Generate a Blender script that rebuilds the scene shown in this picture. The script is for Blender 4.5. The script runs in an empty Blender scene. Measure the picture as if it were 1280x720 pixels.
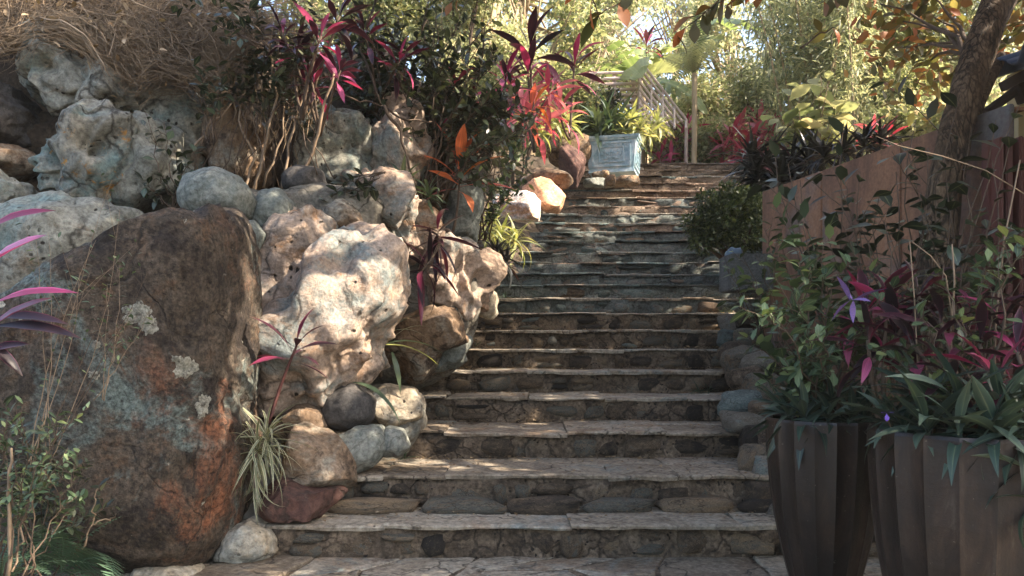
import bpy, bmesh, math, random
import numpy as np
from mathutils import Vector, Matrix, Euler

S = bpy.context.scene
COL = S.collection
random.seed(7)
RNG = np.random.default_rng(11)

# ------------------------------------------------------------------ camera
F = 1000.0            # focal length in photo pixels (1280 wide)
HY = 430.0            # horizon row
CAMZ = 1.06
cam_d = bpy.data.cameras.new('camera')
cam = bpy.data.objects.new('camera', cam_d)
COL.objects.link(cam)
cam.location = (0, 0, CAMZ)
cam.rotation_euler = (math.radians(90), 0, 0)
cam_d.sensor_width = 36
cam_d.lens = 36 * F / 1280
cam_d.shift_y = (HY - 360) / 1280
cam_d.clip_end = 500
cam_d.clip_start = 0.05
S.camera = cam

# ------------------------------------------------------------------ light
SUN_EL, SUN_AZ = 41.0, 104.0       # azimuth from +Y towards +X
el, az = math.radians(SUN_EL), math.radians(SUN_AZ)
SUN = Vector((math.cos(el) * math.sin(az), math.cos(el) * math.cos(az), math.sin(el)))
W = bpy.data.worlds.new('World')
S.world = W
W.use_nodes = True
wn = W.node_tree.nodes
sky = wn.new('ShaderNodeTexSky')
sky.sky_type = 'NISHITA'
sky.sun_disc = False
sky.sun_elevation = el
sky.sun_rotation = az
sky.air_density = 1.0
sky.dust_density = 3.5
sky.ozone_density = 0.7
W.node_tree.links.new(sky.outputs[0], wn['Background'].inputs[0])
wn['Background'].inputs[1].default_value = 0.15
sl = bpy.data.lights.new('sun', 'SUN')
sl.energy = 4.4
sl.angle = math.radians(0.5)
sl.color = (1.0, 0.85, 0.69)
sun = bpy.data.objects.new('sun', sl)
COL.objects.link(sun)
sun.rotation_euler = SUN.to_track_quat('Z', 'Y').to_euler()
sun.location = (8, 0, 12)
S.view_settings.view_transform = 'Standard'
S.view_settings.look = 'None'
S.view_settings.exposure = 2.1
S.view_settings.gamma = 1.0
S.cycles.max_bounces = 6
S.cycles.transparent_max_bounces = 4

# ------------------------------------------------------------------ helpers
def P(px, py, d):
    return Vector(((px - 640) * d / F, d, CAMZ - (py - HY) * d / F))

def _h(ix, iy, iz, seed):
    h = (ix.astype(np.int64) * 374761393 + iy.astype(np.int64) * 668265263 + iz.astype(np.int64) * 2147483647 + seed * 1274126177) & 0xFFFFFFFF
    h = ((h ^ (h >> 13)) * 1274126177) & 0xFFFFFFFF
    h = ((h ^ (h >> 16)) * 2246822519) & 0xFFFFFFFF
    h = h ^ (h >> 15)
    return (h & 0xFFFF) / 32767.5 - 1.0

def noise(p, seed=0):
    i = np.floor(p).astype(np.int64)
    f = p - i
    u = f * f * f * (f * (f * 6 - 15) + 10)
    r = 0
    for dx in (0, 1):
        wx = u[:, 0] if dx else 1 - u[:, 0]
        for dy in (0, 1):
            wy = u[:, 1] if dy else 1 - u[:, 1]
            for dz in (0, 1):
                wz = u[:, 2] if dz else 1 - u[:, 2]
                r = r + wx * wy * wz * _h(i[:, 0] + dx, i[:, 1] + dy, i[:, 2] + dz, seed)
    return r

def fbm(p, seed=0, octv=4, gain=0.5):
    a, s, r = 1.0, 1.0, 0
    for o in range(octv):
        r = r + a * noise(p * s + o * 17.3, seed + o)
        a *= gain
        s *= 2.03
    return r

def mesh_np(name, V, Fc, v=None, uv=None, smooth=True, mats=()):
    """V (n,3); Fc (m,k) int array with one arity, or a list of lists."""
    me = bpy.data.meshes.new(name)
    if isinstance(Fc, np.ndarray):
        me.vertices.add(len(V))
        me.vertices.foreach_set('co', np.asarray(V, np.float32).ravel())
        m, k = Fc.shape
        me.loops.add(m * k)
        me.loops.foreach_set('vertex_index', Fc.astype(np.int32).ravel())
        me.polygons.add(m)
        me.polygons.foreach_set('loop_start', np.arange(0, m * k, k, dtype=np.int32))
        me.update(calc_edges=True)
    else:
        me.from_pydata([tuple(x) for x in V], [], [tuple(f) for f in Fc])
    if v is not None:
        a = me.attributes.new('v', 'FLOAT', 'POINT')
        a.data.foreach_set('value', np.asarray(v, np.float32))
    if uv is not None:
        ul = me.uv_layers.new(name='uv')
        li = np.empty(len(me.loops), np.int32)
        me.loops.foreach_get('vertex_index', li)
        ul.data.foreach_set('uv', np.asarray(uv, np.float32)[li].ravel())
    me.polygons.foreach_set('use_smooth', np.full(len(me.polygons), smooth))
    for mt in mats:
        me.materials.append(mt)
    me.update()
    return me

def obj(name, me, parent=None, loc=None, M=None):
    o = bpy.data.objects.new(name, me)
    COL.objects.link(o)
    if parent is not None:
        o.parent = parent
    if M is not None:
        o.matrix_basis = M
    elif loc is not None:
        o.location = loc
    return o

def tag(o, label=None, cat=None, group=None, kind=None):
    if label: o['label'] = label
    if cat: o['category'] = cat
    if group: o['group'] = group
    if kind: o['kind'] = kind
    return o

def thing(name, loc, label, cat, group=None):
    o = bpy.data.objects.new(name, None)
    COL.objects.link(o)
    o.empty_display_size = 0.1
    o.location = loc
    return tag(o, label, cat, group)

class MB:
    """mesh accumulator in world coordinates"""
    def __init__(s): s.V, s.F, s.A, s.n = [], [], [], 0
    def add(s, V, Fc, a=0.0):
        V = [tuple(x) for x in V]
        s.V += V
        s.F += [tuple(i + s.n for i in f) for f in Fc]
        s.A += [a] * len(V)
        s.n += len(V)
    def tube(s, pts, rad, n=6, a=0.0, cap=True):
        pts = [Vector(p) for p in pts]
        if not hasattr(rad, '__len__'): rad = [rad] * len(pts)
        V, Fc = [], []
        up = Vector((0.13, 0.31, 0.94))
        for i, p in enumerate(pts):
            t = (pts[min(i + 1, len(pts) - 1)] - pts[max(i - 1, 0)])
            if t.length < 1e-9: t = Vector((0, 0, 1))
            t.normalize()
            x = t.cross(up)
            if x.length < 0.15: x = t.cross(Vector((1, 0, 0)))
            x.normalize()
            y = t.cross(x)
            for k in range(n):
                c = 2 * math.pi * k / n
                V.append(p + x * (rad[i] * math.cos(c)) + y * (rad[i] * math.sin(c)))
        for i in range(len(pts) - 1):
            for k in range(n):
                k2 = (k + 1) % n
                Fc.append((i * n + k, i * n + k2, i * n + n + k2, i * n + n + k))
        if cap:
            Fc.append(tuple(range(n - 1, -1, -1)))
            Fc.append(tuple((len(pts) - 1) * n + k for k in range(n)))
        s.add(V, Fc, a)
    def box(s, c, size, rot=None, bev=0.0, a=0.0):
        c = Vector(c); hx, hy, hz = [q / 2 for q in size]
        R = rot if rot is not None else Matrix.Identity(3)
        if bev <= 0:
            V = [R @ Vector((x * hx, y * hy, z * hz)) + c for x in (-1, 1) for y in (-1, 1) for z in (-1, 1)]
            Fc = [(0, 1, 3, 2), (4, 6, 7, 5), (0, 4, 5, 1), (2, 3, 7, 6), (0, 2, 6, 4), (1, 5, 7, 3)]
            s.add(V, Fc, a)
        else:
            bm = bmesh.new()
            bmesh.ops.create_cube(bm, size=1)
            for v in bm.verts: v.co = Vector((v.co.x * 2 * hx, v.co.y * 2 * hy, v.co.z * 2 * hz))
            bmesh.ops.bevel(bm, geom=bm.edges[:], offset=bev, segments=2, affect='EDGES')
            bm.verts.index_update()
            s.add([R @ v.co + c for v in bm.verts], [[v.index for v in f.verts] for f in bm.faces], a)
            bm.free()
    def build(s, name, mt, parent=None, smooth=False, origin=None):
        off = Vector((0, 0, 0))
        if parent is not None:
            q = parent
            while q is not None:
                off += q.location
                q = q.parent
        elif origin is not None:
            off = Vector(origin)
        V = np.array(s.V, float) - np.array(off)
        me = mesh_np(name, V, s.F, v=s.A, smooth=smooth, mats=[mt])
        o = obj(name, me, parent)
        if parent is None and origin is not None: o.location = off
        return o

# ------------------------------------------------------------------ materials
def new_mat(name):
    m = bpy.data.materials.new(name)
    m.use_nodes = True
    nt = m.node_tree
    nt.nodes.clear()
    out = nt.nodes.new('ShaderNodeOutputMaterial')
    b = nt.nodes.new('ShaderNodeBsdfPrincipled')
    nt.links.new(b.outputs[0], out.inputs[0])
    return m, nt, b, out

def nd(nt, typ, **kw):
    n = nt.nodes.new(typ)
    for k, v in kw.items():
        if k.startswith('i_'):
            n.inputs[k[2:].replace('_', ' ')].default_value = v
        else:
            setattr(n, k, v)
    return n

def ramp(nt, src, stops, interp='LINEAR'):
    r = nt.nodes.new('ShaderNodeValToRGB')
    r.color_ramp.interpolation = interp
    e = r.color_ramp.elements
    while len(e) < len(stops): e.new(0.5)
    for x, (p, c) in zip(e, stops):
        x.position = p
        x.color = (c, c, c, 1) if not hasattr(c, '__len__') else (*c, 1)
    nt.links.new(src, r.inputs[0])
    return r.outputs[0]

def mix(nt, fac, a, b, blend='MIX'):
    m = nt.nodes.new('ShaderNodeMix')
    m.data_type = 'RGBA'
    m.blend_type = blend
    for s, sock in ((fac, m.inputs[0]), (a, m.inputs[6]), (b, m.inputs[7])):
        if isinstance(s, bpy.types.NodeSocket): nt.links.new(s, sock)
        elif hasattr(s, '__len__'): sock.default_value = (*s, 1)
        else: sock.default_value = s
    return m.outputs[2]

def math_n(nt, op, a, b=0.0):
    m = nt.nodes.new('ShaderNodeMath')
    m.operation = op
    for s, k in ((a, 0), (b, 1)):
        if isinstance(s, bpy.types.NodeSocket): nt.links.new(s, m.inputs[k])
        else: m.inputs[k].default_value = s
    return m.outputs[0]

def noise_n(nt, vec, scale, detail=6, rough=0.6, dist=0.0):
    n = nt.nodes.new('ShaderNodeTexNoise')
    n.inputs['Scale'].default_value = scale
    n.inputs['Detail'].default_value = detail
    n.inputs['Roughness'].default_value = rough
    n.inputs['Distortion'].default_value = dist
    nt.links.new(vec, n.inputs['Vector'])
    return n.outputs['Fac']

def coords(nt, squash=(1, 1, 1)):
    tc = nt.nodes.new('ShaderNodeTexCoord')
    oi = nt.nodes.new('ShaderNodeObjectInfo')
    mp = nt.nodes.new('ShaderNodeMapping')
    mp.inputs['Scale'].default_value = squash
    sc = nt.nodes.new('ShaderNodeVectorMath'); sc.operation = 'SCALE'
    cb = nt.nodes.new('ShaderNodeCombineXYZ')
    for k in range(3): nt.links.new(oi.outputs['Random'], cb.inputs[k])
    nt.links.new(cb.outputs[0], sc.inputs[0]); sc.inputs['Scale'].default_value = 23.0
    ad = nt.nodes.new('ShaderNodeVectorMath'); ad.operation = 'ADD'
    nt.links.new(tc.outputs['Object'], mp.inputs[0])
    nt.links.new(mp.outputs[0], ad.inputs[0]); nt.links.new(sc.outputs[0], ad.inputs[1])
    return ad.outputs[0], oi.outputs['Random']

def rock_mat(name, stops, scale=2.0, patches=(), bump=0.5, fine=30, rough=0.85, squash=(1, 1, 1), rnd=0.0, spec=0.3, speck=(0.4, 1.5), bdist=0.045, crack=None, pit=None, mask=None):
    m, nt, b, out = new_mat(name)
    vec, ornd = coords(nt, squash)
    n1 = noise_n(nt, vec, scale, 12, 0.74, 0.5)
    if rnd:
        n1 = math_n(nt, 'ADD', n1, math_n(nt, 'MULTIPLY', math_n(nt, 'SUBTRACT', ornd, 0.5), rnd))
    c = ramp(nt, n1, stops)
    for k, (col, sc, lo, hi, *pr) in enumerate(patches):
        off = nt.nodes.new('ShaderNodeVectorMath'); off.operation = 'ADD'
        nt.links.new(vec, off.inputs[0]); off.inputs[1].default_value = (k * 7.7 + 3, k * 3.1, k * 5.3)
        pn = noise_n(nt, off.outputs[0], sc, 11, pr[0] if pr else 0.74, 0.5)
        pf = ramp(nt, pn, [(lo, 0.0), (hi, 1.0)])
        if mask and mask[0] == k:
            tcm = nt.nodes.new('ShaderNodeTexCoord'); sxm = nt.nodes.new('ShaderNodeSeparateXYZ')
            nt.links.new(tcm.outputs['Object'], sxm.inputs[0])
            mv = math_n(nt, 'SUBTRACT', math_n(nt, 'MULTIPLY', sxm.outputs[0], 0.8), math_n(nt, 'MULTIPLY', sxm.outputs[2], 0.6))
            mr = nt.nodes.new('ShaderNodeMapRange'); mr.inputs['From Min'].default_value = mask[1]; mr.inputs['From Max'].default_value = mask[2]
            mr.inputs['To Min'].default_value = 0.12
            nt.links.new(mv, mr.inputs['Value'])
            pf = math_n(nt, 'MULTIPLY', pf, mr.outputs['Result'])
        c = mix(nt, pf, c, col)
    sp = noise_n(nt, vec, fine, 6, 0.7)
    c = mix(nt, 1.0, c, ramp(nt, sp, [(0.3, speck[0]), (0.7, speck[1])]), 'MULTIPLY')
    bn = noise_n(nt, vec, fine * 0.35, 12, 0.75)
    def warped(amt, k):
        nz = nt.nodes.new('ShaderNodeTexNoise'); nz.inputs['Scale'].default_value = k; nz.inputs['Detail'].default_value = 6
        nt.links.new(vec, nz.inputs['Vector'])
        s1 = nt.nodes.new('ShaderNodeVectorMath'); s1.operation = 'SCALE'; s1.inputs['Scale'].default_value = amt
        nt.links.new(nz.outputs['Color'], s1.inputs[0])
        s2 = nt.nodes.new('ShaderNodeVectorMath'); s2.operation = 'ADD'
        nt.links.new(vec, s2.inputs[0]); nt.links.new(s1.outputs[0], s2.inputs[1])
        return s2.outputs[0]
    if crack:
        vo = nt.nodes.new('ShaderNodeTexVoronoi'); vo.feature = 'DISTANCE_TO_EDGE'
        vo.inputs['Scale'].default_value = crack[0]
        nt.links.new(warped(0.45, 3.0), vo.inputs['Vector'])
        fac = ramp(nt, vo.outputs['Distance'], [(0.0, crack[2]), (crack[1], 0.0)])
        msk = ramp(nt, noise_n(nt, vec, 2.2, 4, 0.6), [(0.42, 0.0), (0.56, 1.0)])
        fac = math_n(nt, 'MULTIPLY', fac, msk)
        c = mix(nt, fac, c, (0.02, 0.016, 0.012))  # dirt and crevice shade put into the colour along the cracks
        bn = math_n(nt, 'SUBTRACT', bn, math_n(nt, 'MULTIPLY', fac, 0.35))
    if pit:
        vo = nt.nodes.new('ShaderNodeTexVoronoi'); vo.inputs['Scale'].default_value = pit[0]
        nt.links.new(warped(0.12, 6.0), vo.inputs['Vector'])
        fac = ramp(nt, vo.outputs['Distance'], [(pit[1], 1.0), (pit[1] + 0.07, 0.0)])
        fac = math_n(nt, 'MULTIPLY', fac, ramp(nt, noise_n(nt, vec, 4.5, 3, 0.5), [(0.5, 0.0), (0.58, 1.0)]))
        c = mix(nt, fac, c, (0.03, 0.024, 0.018))  # shade of small holes put into the colour as dark spots
        bn = math_n(nt, 'SUBTRACT', bn, math_n(nt, 'MULTIPLY', fac, 0.5))
    nt.links.new(c, b.inputs['Base Color'])
    b.inputs['Roughness'].default_value = rough
    b.inputs['Specular IOR Level'].default_value = spec
    bp = nt.nodes.new('ShaderNodeBump')
    bp.inputs['Strength'].default_value = bump
    bp.inputs['Distance'].default_value = bdist
    nt.links.new(bn, bp.inputs['Height'])
    nt.links.new(bp.outputs[0], b.inputs['Normal'])
    return m

def leaf_mat(name, stops, rough=0.4, trans=0.3, tcol=None, streak=0.0, edge=None, spec=0.4, vein=0.0):
    """colour from the leaf's own number (attribute v + object random); optional coloured margins"""
    m, nt, b, out = new_mat(name)
    at = nd(nt, 'ShaderNodeAttribute', attribute_name='v')
    oi = nt.nodes.new('ShaderNodeObjectInfo')
    f = math_n(nt, 'FRACT', math_n(nt, 'ADD', at.outputs['Fac'], oi.outputs['Random']))
    c = ramp(nt, f, stops)
    if edge or streak or vein:
        uv = nt.nodes.new('ShaderNodeTexCoord')
        sx = nt.nodes.new('ShaderNodeSeparateXYZ')
        nt.links.new(uv.outputs['UV'], sx.inputs[0])
        dv = math_n(nt, 'MULTIPLY', math_n(nt, 'ABSOLUTE', math_n(nt, 'SUBTRACT', sx.outputs[1], 0.5)), 2.0)
        if edge:
            c = mix(nt, ramp(nt, dv, [(edge[1], 0.0), (min(1, edge[1] + 0.12), edge[2])]), c, edge[0])
        if streak:
            mp = nd(nt, 'ShaderNodeMapping')
            mp.inputs['Scale'].default_value = (1.3, 14, 1)
            nt.links.new(uv.outputs['UV'], mp.inputs[0])
            sn = noise_n(nt, mp.outputs[0], 1.0, 3, 0.5)
            c = mix(nt, 1.0, c, ramp(nt, sn, [(0.35, 1 - streak), (0.65, 1 + streak)]), 'MULTIPLY')
        if edge:
            c = mix(nt, ramp(nt, sx.outputs[0], [(0.86, 0.0), (1.0, 0.75)]), c, (0.1, 0.05, 0.03))
        if vein:
            c = mix(nt, ramp(nt, dv, [(0.0, vein), (0.14, 0.0)]), c, (0.45, 0.5, 0.25))
    nt.links.new(c, b.inputs['Base Color'])
    b.inputs['Roughness'].default_value = rough
    b.inputs['Specular IOR Level'].default_value = spec
    if trans > 0:
        tr = nt.nodes.new('ShaderNodeBsdfTranslucent')
        tc = mix(nt, 1.0, c, tcol or (1.5, 1.4, 0.7), 'MULTIPLY')
        nt.links.new(tc, tr.inputs[0])
        ms = nt.nodes.new('ShaderNodeMixShader')
        ms.inputs[0].default_value = trans
        nt.links.new(b.outputs[0], ms.inputs[1])
        nt.links.new(tr.outputs[0], ms.inputs[2])
        nt.links.new(ms.outputs[0], out.inputs[0])
    return m

def plain_mat(name, stops, scale=8, rough=0.6, metal=0.0, bump=0.2, squash=(1, 1, 1), fine=None, spec=0.4, bdist=0.01):
    m, nt, b, out = new_mat(name)
    vec, ornd = coords(nt, squash)
    n1 = noise_n(nt, vec, scale, 8, 0.65, 0.3)
    nt.links.new(ramp(nt, n1, stops), b.inputs['Base Color'])
    b.inputs['Roughness'].default_value = rough
    b.inputs['Metallic'].default_value = metal
    b.inputs['Specular IOR Level'].default_value = spec
    bp = nt.nodes.new('ShaderNodeBump')
    bp.inputs['Strength'].default_value = bump
    bp.inputs['Distance'].default_value = bdist
    nt.links.new(noise_n(nt, vec, (fine or scale * 4), 8, 0.7), bp.inputs['Height'])
    nt.links.new(bp.outputs[0], b.inputs['Normal'])
    return m

M = {}
# rocks
M['boulder'] = rock_mat('boulder_rock', [(0.3, (0.015, 0.013, 0.011)), (0.42, (0.045, 0.033, 0.023)), (0.52, (0.085, 0.067, 0.048)), (0.62, (0.1, 0.06, 0.034)), (0.78, (0.17, 0.145, 0.11))], 3.4,
    [((0.12, 0.15, 0.135), 1.3, 0.52, 0.6), ((0.028, 0.021, 0.016), 2.6, 0.5, 0.6), ((0.21, 0.085, 0.042), 2.1, 0.52, 0.66), ((0.56, 0.53, 0.44), 4.2, 0.69, 0.71, 0.55), ((0.4, 0.38, 0.31), 13, 0.69, 0.72, 0.6)], 1.0, 48, 0.75, speck=(0.08, 2.2), bdist=0.05, mask=(2, -0.1, 0.4), crack=(2.0, 0.02, 0.85))
M['karst'] = rock_mat('weathered_karst', [(0.28, (0.08, 0.072, 0.055)), (0.45, (0.2, 0.2, 0.165)), (0.6, (0.31, 0.3, 0.245)), (0.75, (0.42, 0.38, 0.3))], 2.2,
    [((0.14, 0.2, 0.19), 2.0, 0.5, 0.64), ((0.15, 0.11, 0.07), 3.4, 0.56, 0.68), ((0.05, 0.05, 0.045), 6, 0.58, 0.7)], 0.7, 34, crack=(3.0, 0.06, 0.85), pit=(16, 0.16))
M['karst_lichen'] = rock_mat('lichen_karst', [(0.28, (0.09, 0.08, 0.06)), (0.45, (0.22, 0.22, 0.185)), (0.6, (0.32, 0.3, 0.245)), (0.75, (0.4, 0.37, 0.3))], 3.0,
    [((0.06, 0.06, 0.05), 5, 0.54, 0.64), ((0.14, 0.2, 0.19), 2.0, 0.52, 0.62), ((0.42, 0.22, 0.06), 7.5, 0.575, 0.62)], 0.9, 30, crack=(3.4, 0.06, 0.85), pit=(18, 0.18))
M['limestone'] = rock_mat('pale_limestone', [(0.28, (0.19, 0.12, 0.075)), (0.42, (0.34, 0.25, 0.18)), (0.58, (0.47, 0.37, 0.29)), (0.75, (0.57, 0.475, 0.385))], 2.2,
    [((0.22, 0.25, 0.235), 1.6, 0.5, 0.6), ((0.25, 0.13, 0.055), 2.4, 0.54, 0.64), ((0.05, 0.04, 0.03), 10, 0.63, 0.68)], 0.8, 40, speck=(0.45, 1.45), crack=(2.4, 0.04, 0.7), pit=(11, 0.1))
M['ochre'] = rock_mat('ochre_stone', [(0.3, (0.1, 0.06, 0.035)), (0.5, (0.2, 0.13, 0.075)), (0.7, (0.32, 0.24, 0.17))], 2.5,
    [((0.3, 0.27, 0.21), 2.0, 0.5, 0.6), ((0.05, 0.033, 0.022), 4, 0.53, 0.64)], 0.8, 34, crack=(4, 0.05, 0.8))
M['redrock'] = rock_mat('red_brown_stone', [(0.3, (0.045, 0.022, 0.018)), (0.5, (0.088, 0.044, 0.034)), (0.7, (0.14, 0.078, 0.058))], 3,
    [((0.05, 0.035, 0.03), 4, 0.54, 0.66), ((0.24, 0.18, 0.13), 6, 0.62, 0.7)], 0.6, 34, crack=(4, 0.05, 0.8))
M['tan'] = rock_mat('tan_stone', [(0.3, (0.2, 0.15, 0.1)), (0.5, (0.33, 0.28, 0.2)), (0.7, (0.42, 0.38, 0.3))], 2.5,
    [((0.28, 0.29, 0.26), 2, 0.52, 0.66)], 0.45, 36, crack=(3, 0.03, 0.6), pit=(20, .12))
M['teal'] = rock_mat('teal_grey_stone', [(0.3, (0.08, 0.09, 0.08)), (0.5, (0.15, 0.165, 0.145)), (0.7, (0.25, 0.245, 0.205))], 2.5,
    [((0.3, 0.29, 0.24), 3, 0.6, 0.72)], 0.4, 40, crack=(3, 0.02, 0.5))
M['darkspeck'] = rock_mat('dark_speckled_stone', [(0.3, (0.03, 0.03, 0.03)), (0.55, (0.07, 0.065, 0.06)), (0.75, (0.14, 0.12, 0.1))], 3,
    [((0.25, 0.23, 0.2), 22, 0.64, 0.7)], 0.4, 60)
M['whiterock'] = rock_mat('white_rock', [(0.3, (0.45, 0.38, 0.3)), (0.6, (0.68, 0.62, 0.55))], 2, [((0.5, 0.25, 0.12), 2, 0.58, 0.68)], 0.4, 30)
M['orangerock'] = rock_mat('orange_rock', [(0.3, (0.42, 0.17, 0.08)), (0.55, (0.6, 0.34, 0.2)), (0.7, (0.68, 0.55, 0.45))], 2, [((0.3, 0.14, 0.07), 4, 0.58, 0.68)], 0.4, 30)
# stairs
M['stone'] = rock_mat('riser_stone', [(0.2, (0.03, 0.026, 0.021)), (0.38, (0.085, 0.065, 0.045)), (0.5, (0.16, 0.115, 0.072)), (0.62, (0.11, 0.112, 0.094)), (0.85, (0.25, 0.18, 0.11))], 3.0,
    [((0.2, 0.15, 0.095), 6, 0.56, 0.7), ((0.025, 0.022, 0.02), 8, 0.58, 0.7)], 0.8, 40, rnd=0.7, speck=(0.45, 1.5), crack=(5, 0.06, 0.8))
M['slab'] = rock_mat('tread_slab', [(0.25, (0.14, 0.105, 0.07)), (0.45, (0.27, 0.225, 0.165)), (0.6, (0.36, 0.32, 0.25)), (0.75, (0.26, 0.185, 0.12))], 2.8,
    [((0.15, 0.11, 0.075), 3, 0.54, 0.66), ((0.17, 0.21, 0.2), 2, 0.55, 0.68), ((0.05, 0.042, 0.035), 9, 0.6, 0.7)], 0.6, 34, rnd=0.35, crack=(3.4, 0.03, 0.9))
M['stone_teal'] = rock_mat('shade_teal_riser_stone', [(0.2, (0.045, 0.055, 0.05)), (0.4, (0.1, 0.13, 0.12)), (0.55, (0.16, 0.2, 0.185)), (0.68, (0.22, 0.19, 0.15)), (0.85, (0.2, 0.26, 0.245))], 3.0,
    [((0.08, 0.13, 0.12), 6, 0.54, 0.68), ((0.2, 0.12, 0.08), 4, 0.58, 0.7)], 0.8, 30, rnd=0.7, speck=(0.5, 1.5), crack=(5, 0.06, 0.8))  # teal tone of the shaded middle flight put into the stone colour
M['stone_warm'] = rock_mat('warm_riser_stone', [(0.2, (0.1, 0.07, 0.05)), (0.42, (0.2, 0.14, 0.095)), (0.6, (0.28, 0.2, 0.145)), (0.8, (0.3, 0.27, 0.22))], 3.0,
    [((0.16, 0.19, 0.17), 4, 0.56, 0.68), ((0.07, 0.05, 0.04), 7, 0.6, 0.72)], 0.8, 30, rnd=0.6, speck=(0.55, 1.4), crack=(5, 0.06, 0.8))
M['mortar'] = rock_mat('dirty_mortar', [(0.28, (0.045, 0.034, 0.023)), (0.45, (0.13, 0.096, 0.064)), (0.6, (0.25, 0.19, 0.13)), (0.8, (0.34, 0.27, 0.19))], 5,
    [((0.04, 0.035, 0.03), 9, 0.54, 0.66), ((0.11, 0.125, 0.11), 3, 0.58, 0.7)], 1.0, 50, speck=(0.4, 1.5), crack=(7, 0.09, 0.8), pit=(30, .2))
M['mortar_teal'] = rock_mat('shade_teal_mortar', [(0.28, (0.06, 0.06, 0.052)), (0.45, (0.12, 0.135, 0.12)), (0.6, (0.19, 0.21, 0.19)), (0.8, (0.26, 0.25, 0.21))], 6, [((0.05, 0.045, 0.035), 8, 0.54, 0.66), ((0.2, 0.14, 0.1), 4, 0.56, 0.68)], 1.0, 40, speck=(0.5, 1.5), crack=(7, 0.06, 0.7))  # same teal shade tone put into the mortar colour
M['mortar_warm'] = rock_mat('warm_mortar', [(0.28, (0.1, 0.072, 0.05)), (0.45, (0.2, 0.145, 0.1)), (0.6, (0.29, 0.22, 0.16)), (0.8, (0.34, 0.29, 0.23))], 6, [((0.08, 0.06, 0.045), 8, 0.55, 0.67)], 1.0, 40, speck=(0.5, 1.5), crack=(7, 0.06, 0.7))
M['earth'] = rock_mat('dark_earth', [(0.3, (0.03, 0.022, 0.015)), (0.55, (0.075, 0.055, 0.036)), (0.75, (0.14, 0.1, 0.065))], 3, [], 1.0, 30)
M['cement'] = rock_mat('pale_cement', [(0.3, (0.1, 0.088, 0.068)), (0.55, (0.19, 0.175, 0.14)), (0.75, (0.28, 0.255, 0.21))], 3,
    [((0.13, 0.1, 0.07), 5, 0.54, 0.66), ((0.2, 0.24, 0.23), 2, 0.54, 0.68)], 0.8, 40, crack=(5, 0.05, 0.8))
M['cutstone'] = rock_mat('cut_grey_stone', [(0.3, (0.06, 0.065, 0.065)), (0.6, (0.12, 0.13, 0.125))], 4, [((0.3, 0.3, 0.28), 30, 0.66, 0.7)], 0.3, 60)
# wood / metal
M['bark'] = rock_mat('bark', [(0.3, (0.07, 0.046, 0.03)), (0.5, (0.18, 0.125, 0.078)), (0.7, (0.3, 0.22, 0.145))], 9, [((0.05, 0.035, 0.025), 12, 0.52, 0.62)], 1.0, 60, squash=(1, 1, 0.35), bdist=0.05, crack=(26, 0.16, 0.9))
M['twig'] = plain_mat('pale_twig', [(0.3, (0.16, 0.11, 0.07)), (0.7, (0.3, 0.22, 0.14))], 20, 0.8)
M['darktwig'] = plain_mat('dark_twig', [(0.3, (0.05, 0.032, 0.022)), (0.7, (0.12, 0.085, 0.055))], 20, 0.8)
M['root'] = plain_mat('dry_vine', [(0.3, (0.09, 0.062, 0.036)), (0.5, (0.19, 0.135, 0.08)), (0.7, (0.33, 0.245, 0.15))], 2.2, 0.8)
M['palebark'] = plain_mat('pale_bark', [(0.3, (0.25, 0.18, 0.1)), (0.7, (0.45, 0.36, 0.23))], 8, 0.85, squash=(1, 1, 0.3))
# foliage
M['ti_pink'] = leaf_mat('ti_leaf_pink', [(0.0, (0.03, 0.014, 0.018)), (0.35, (0.08, 0.018, 0.03)), (0.5, (0.3, 0.025, 0.09)), (0.8, (0.52, 0.12, 0.24)), (1.0, (0.12, 0.025, 0.045))], 0.35, 0.3, (1.5, 0.9, 0.9), streak=0.35, edge=((0.4, 0.08, 0.16), 0.82, 0.5))
M['ti_magenta'] = leaf_mat('ti_leaf_magenta', [(0.0, (0.4, 0.03, 0.13)), (1.0, (0.5, 0.08, 0.22))], 0.32, 0.3, (1.4, 0.9, 0.9), streak=0.3, edge=((0.7, 0.16, 0.36), 0.7, 0.6))
M['ti_dark'] = leaf_mat('ti_leaf_dark', [(0.0, (0.014, 0.012, 0.014)), (0.4, (0.03, 0.014, 0.02)), (0.75, (0.05, 0.015, 0.025)), (0.92, (0.2, 0.03, 0.07)), (1.0, (0.04, 0.02, 0.03))], 0.3, 0.15, (1.4, 0.9, 0.8), streak=0.3, edge=((0.28, 0.05, 0.1), 0.86, 0.4))
M['ti_orange'] = leaf_mat('ti_leaf_orange', [(0.0, (0.55, 0.12, 0.14)), (0.5, (0.65, 0.22, 0.05)), (1.0, (0.6, 0.18, 0.2))], 0.35, 0.35, (1.5, 1.0, 0.7), streak=0.3)
M['ti_far'] = leaf_mat('ti_leaf_far', [(0.0, (0.2, 0.03, 0.05)), (0.35, (0.45, 0.08, 0.13)), (0.7, (0.6, 0.25, 0.27)), (1.0, (0.22, 0.05, 0.07))], 0.4, 0.4, (1.5, 0.9, 0.8))
M['rhoeo'] = leaf_mat('oyster_leaf', [(0.0, (0.016, 0.03, 0.022)), (0.6, (0.034, 0.06, 0.042)), (1.0, (0.08, 0.115, 0.082))], 0.42, 0.06, streak=0.25, vein=0.2, spec=0.45)
M['shrub'] = leaf_mat('shrub_leaf', [(0.0, (0.03, 0.05, 0.03)), (0.5, (0.06, 0.1, 0.05)), (0.85, (0.12, 0.17, 0.08)), (1.0, (0.26, 0.32, 0.13))], 0.4, 0.2, vein=0.35)
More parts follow.
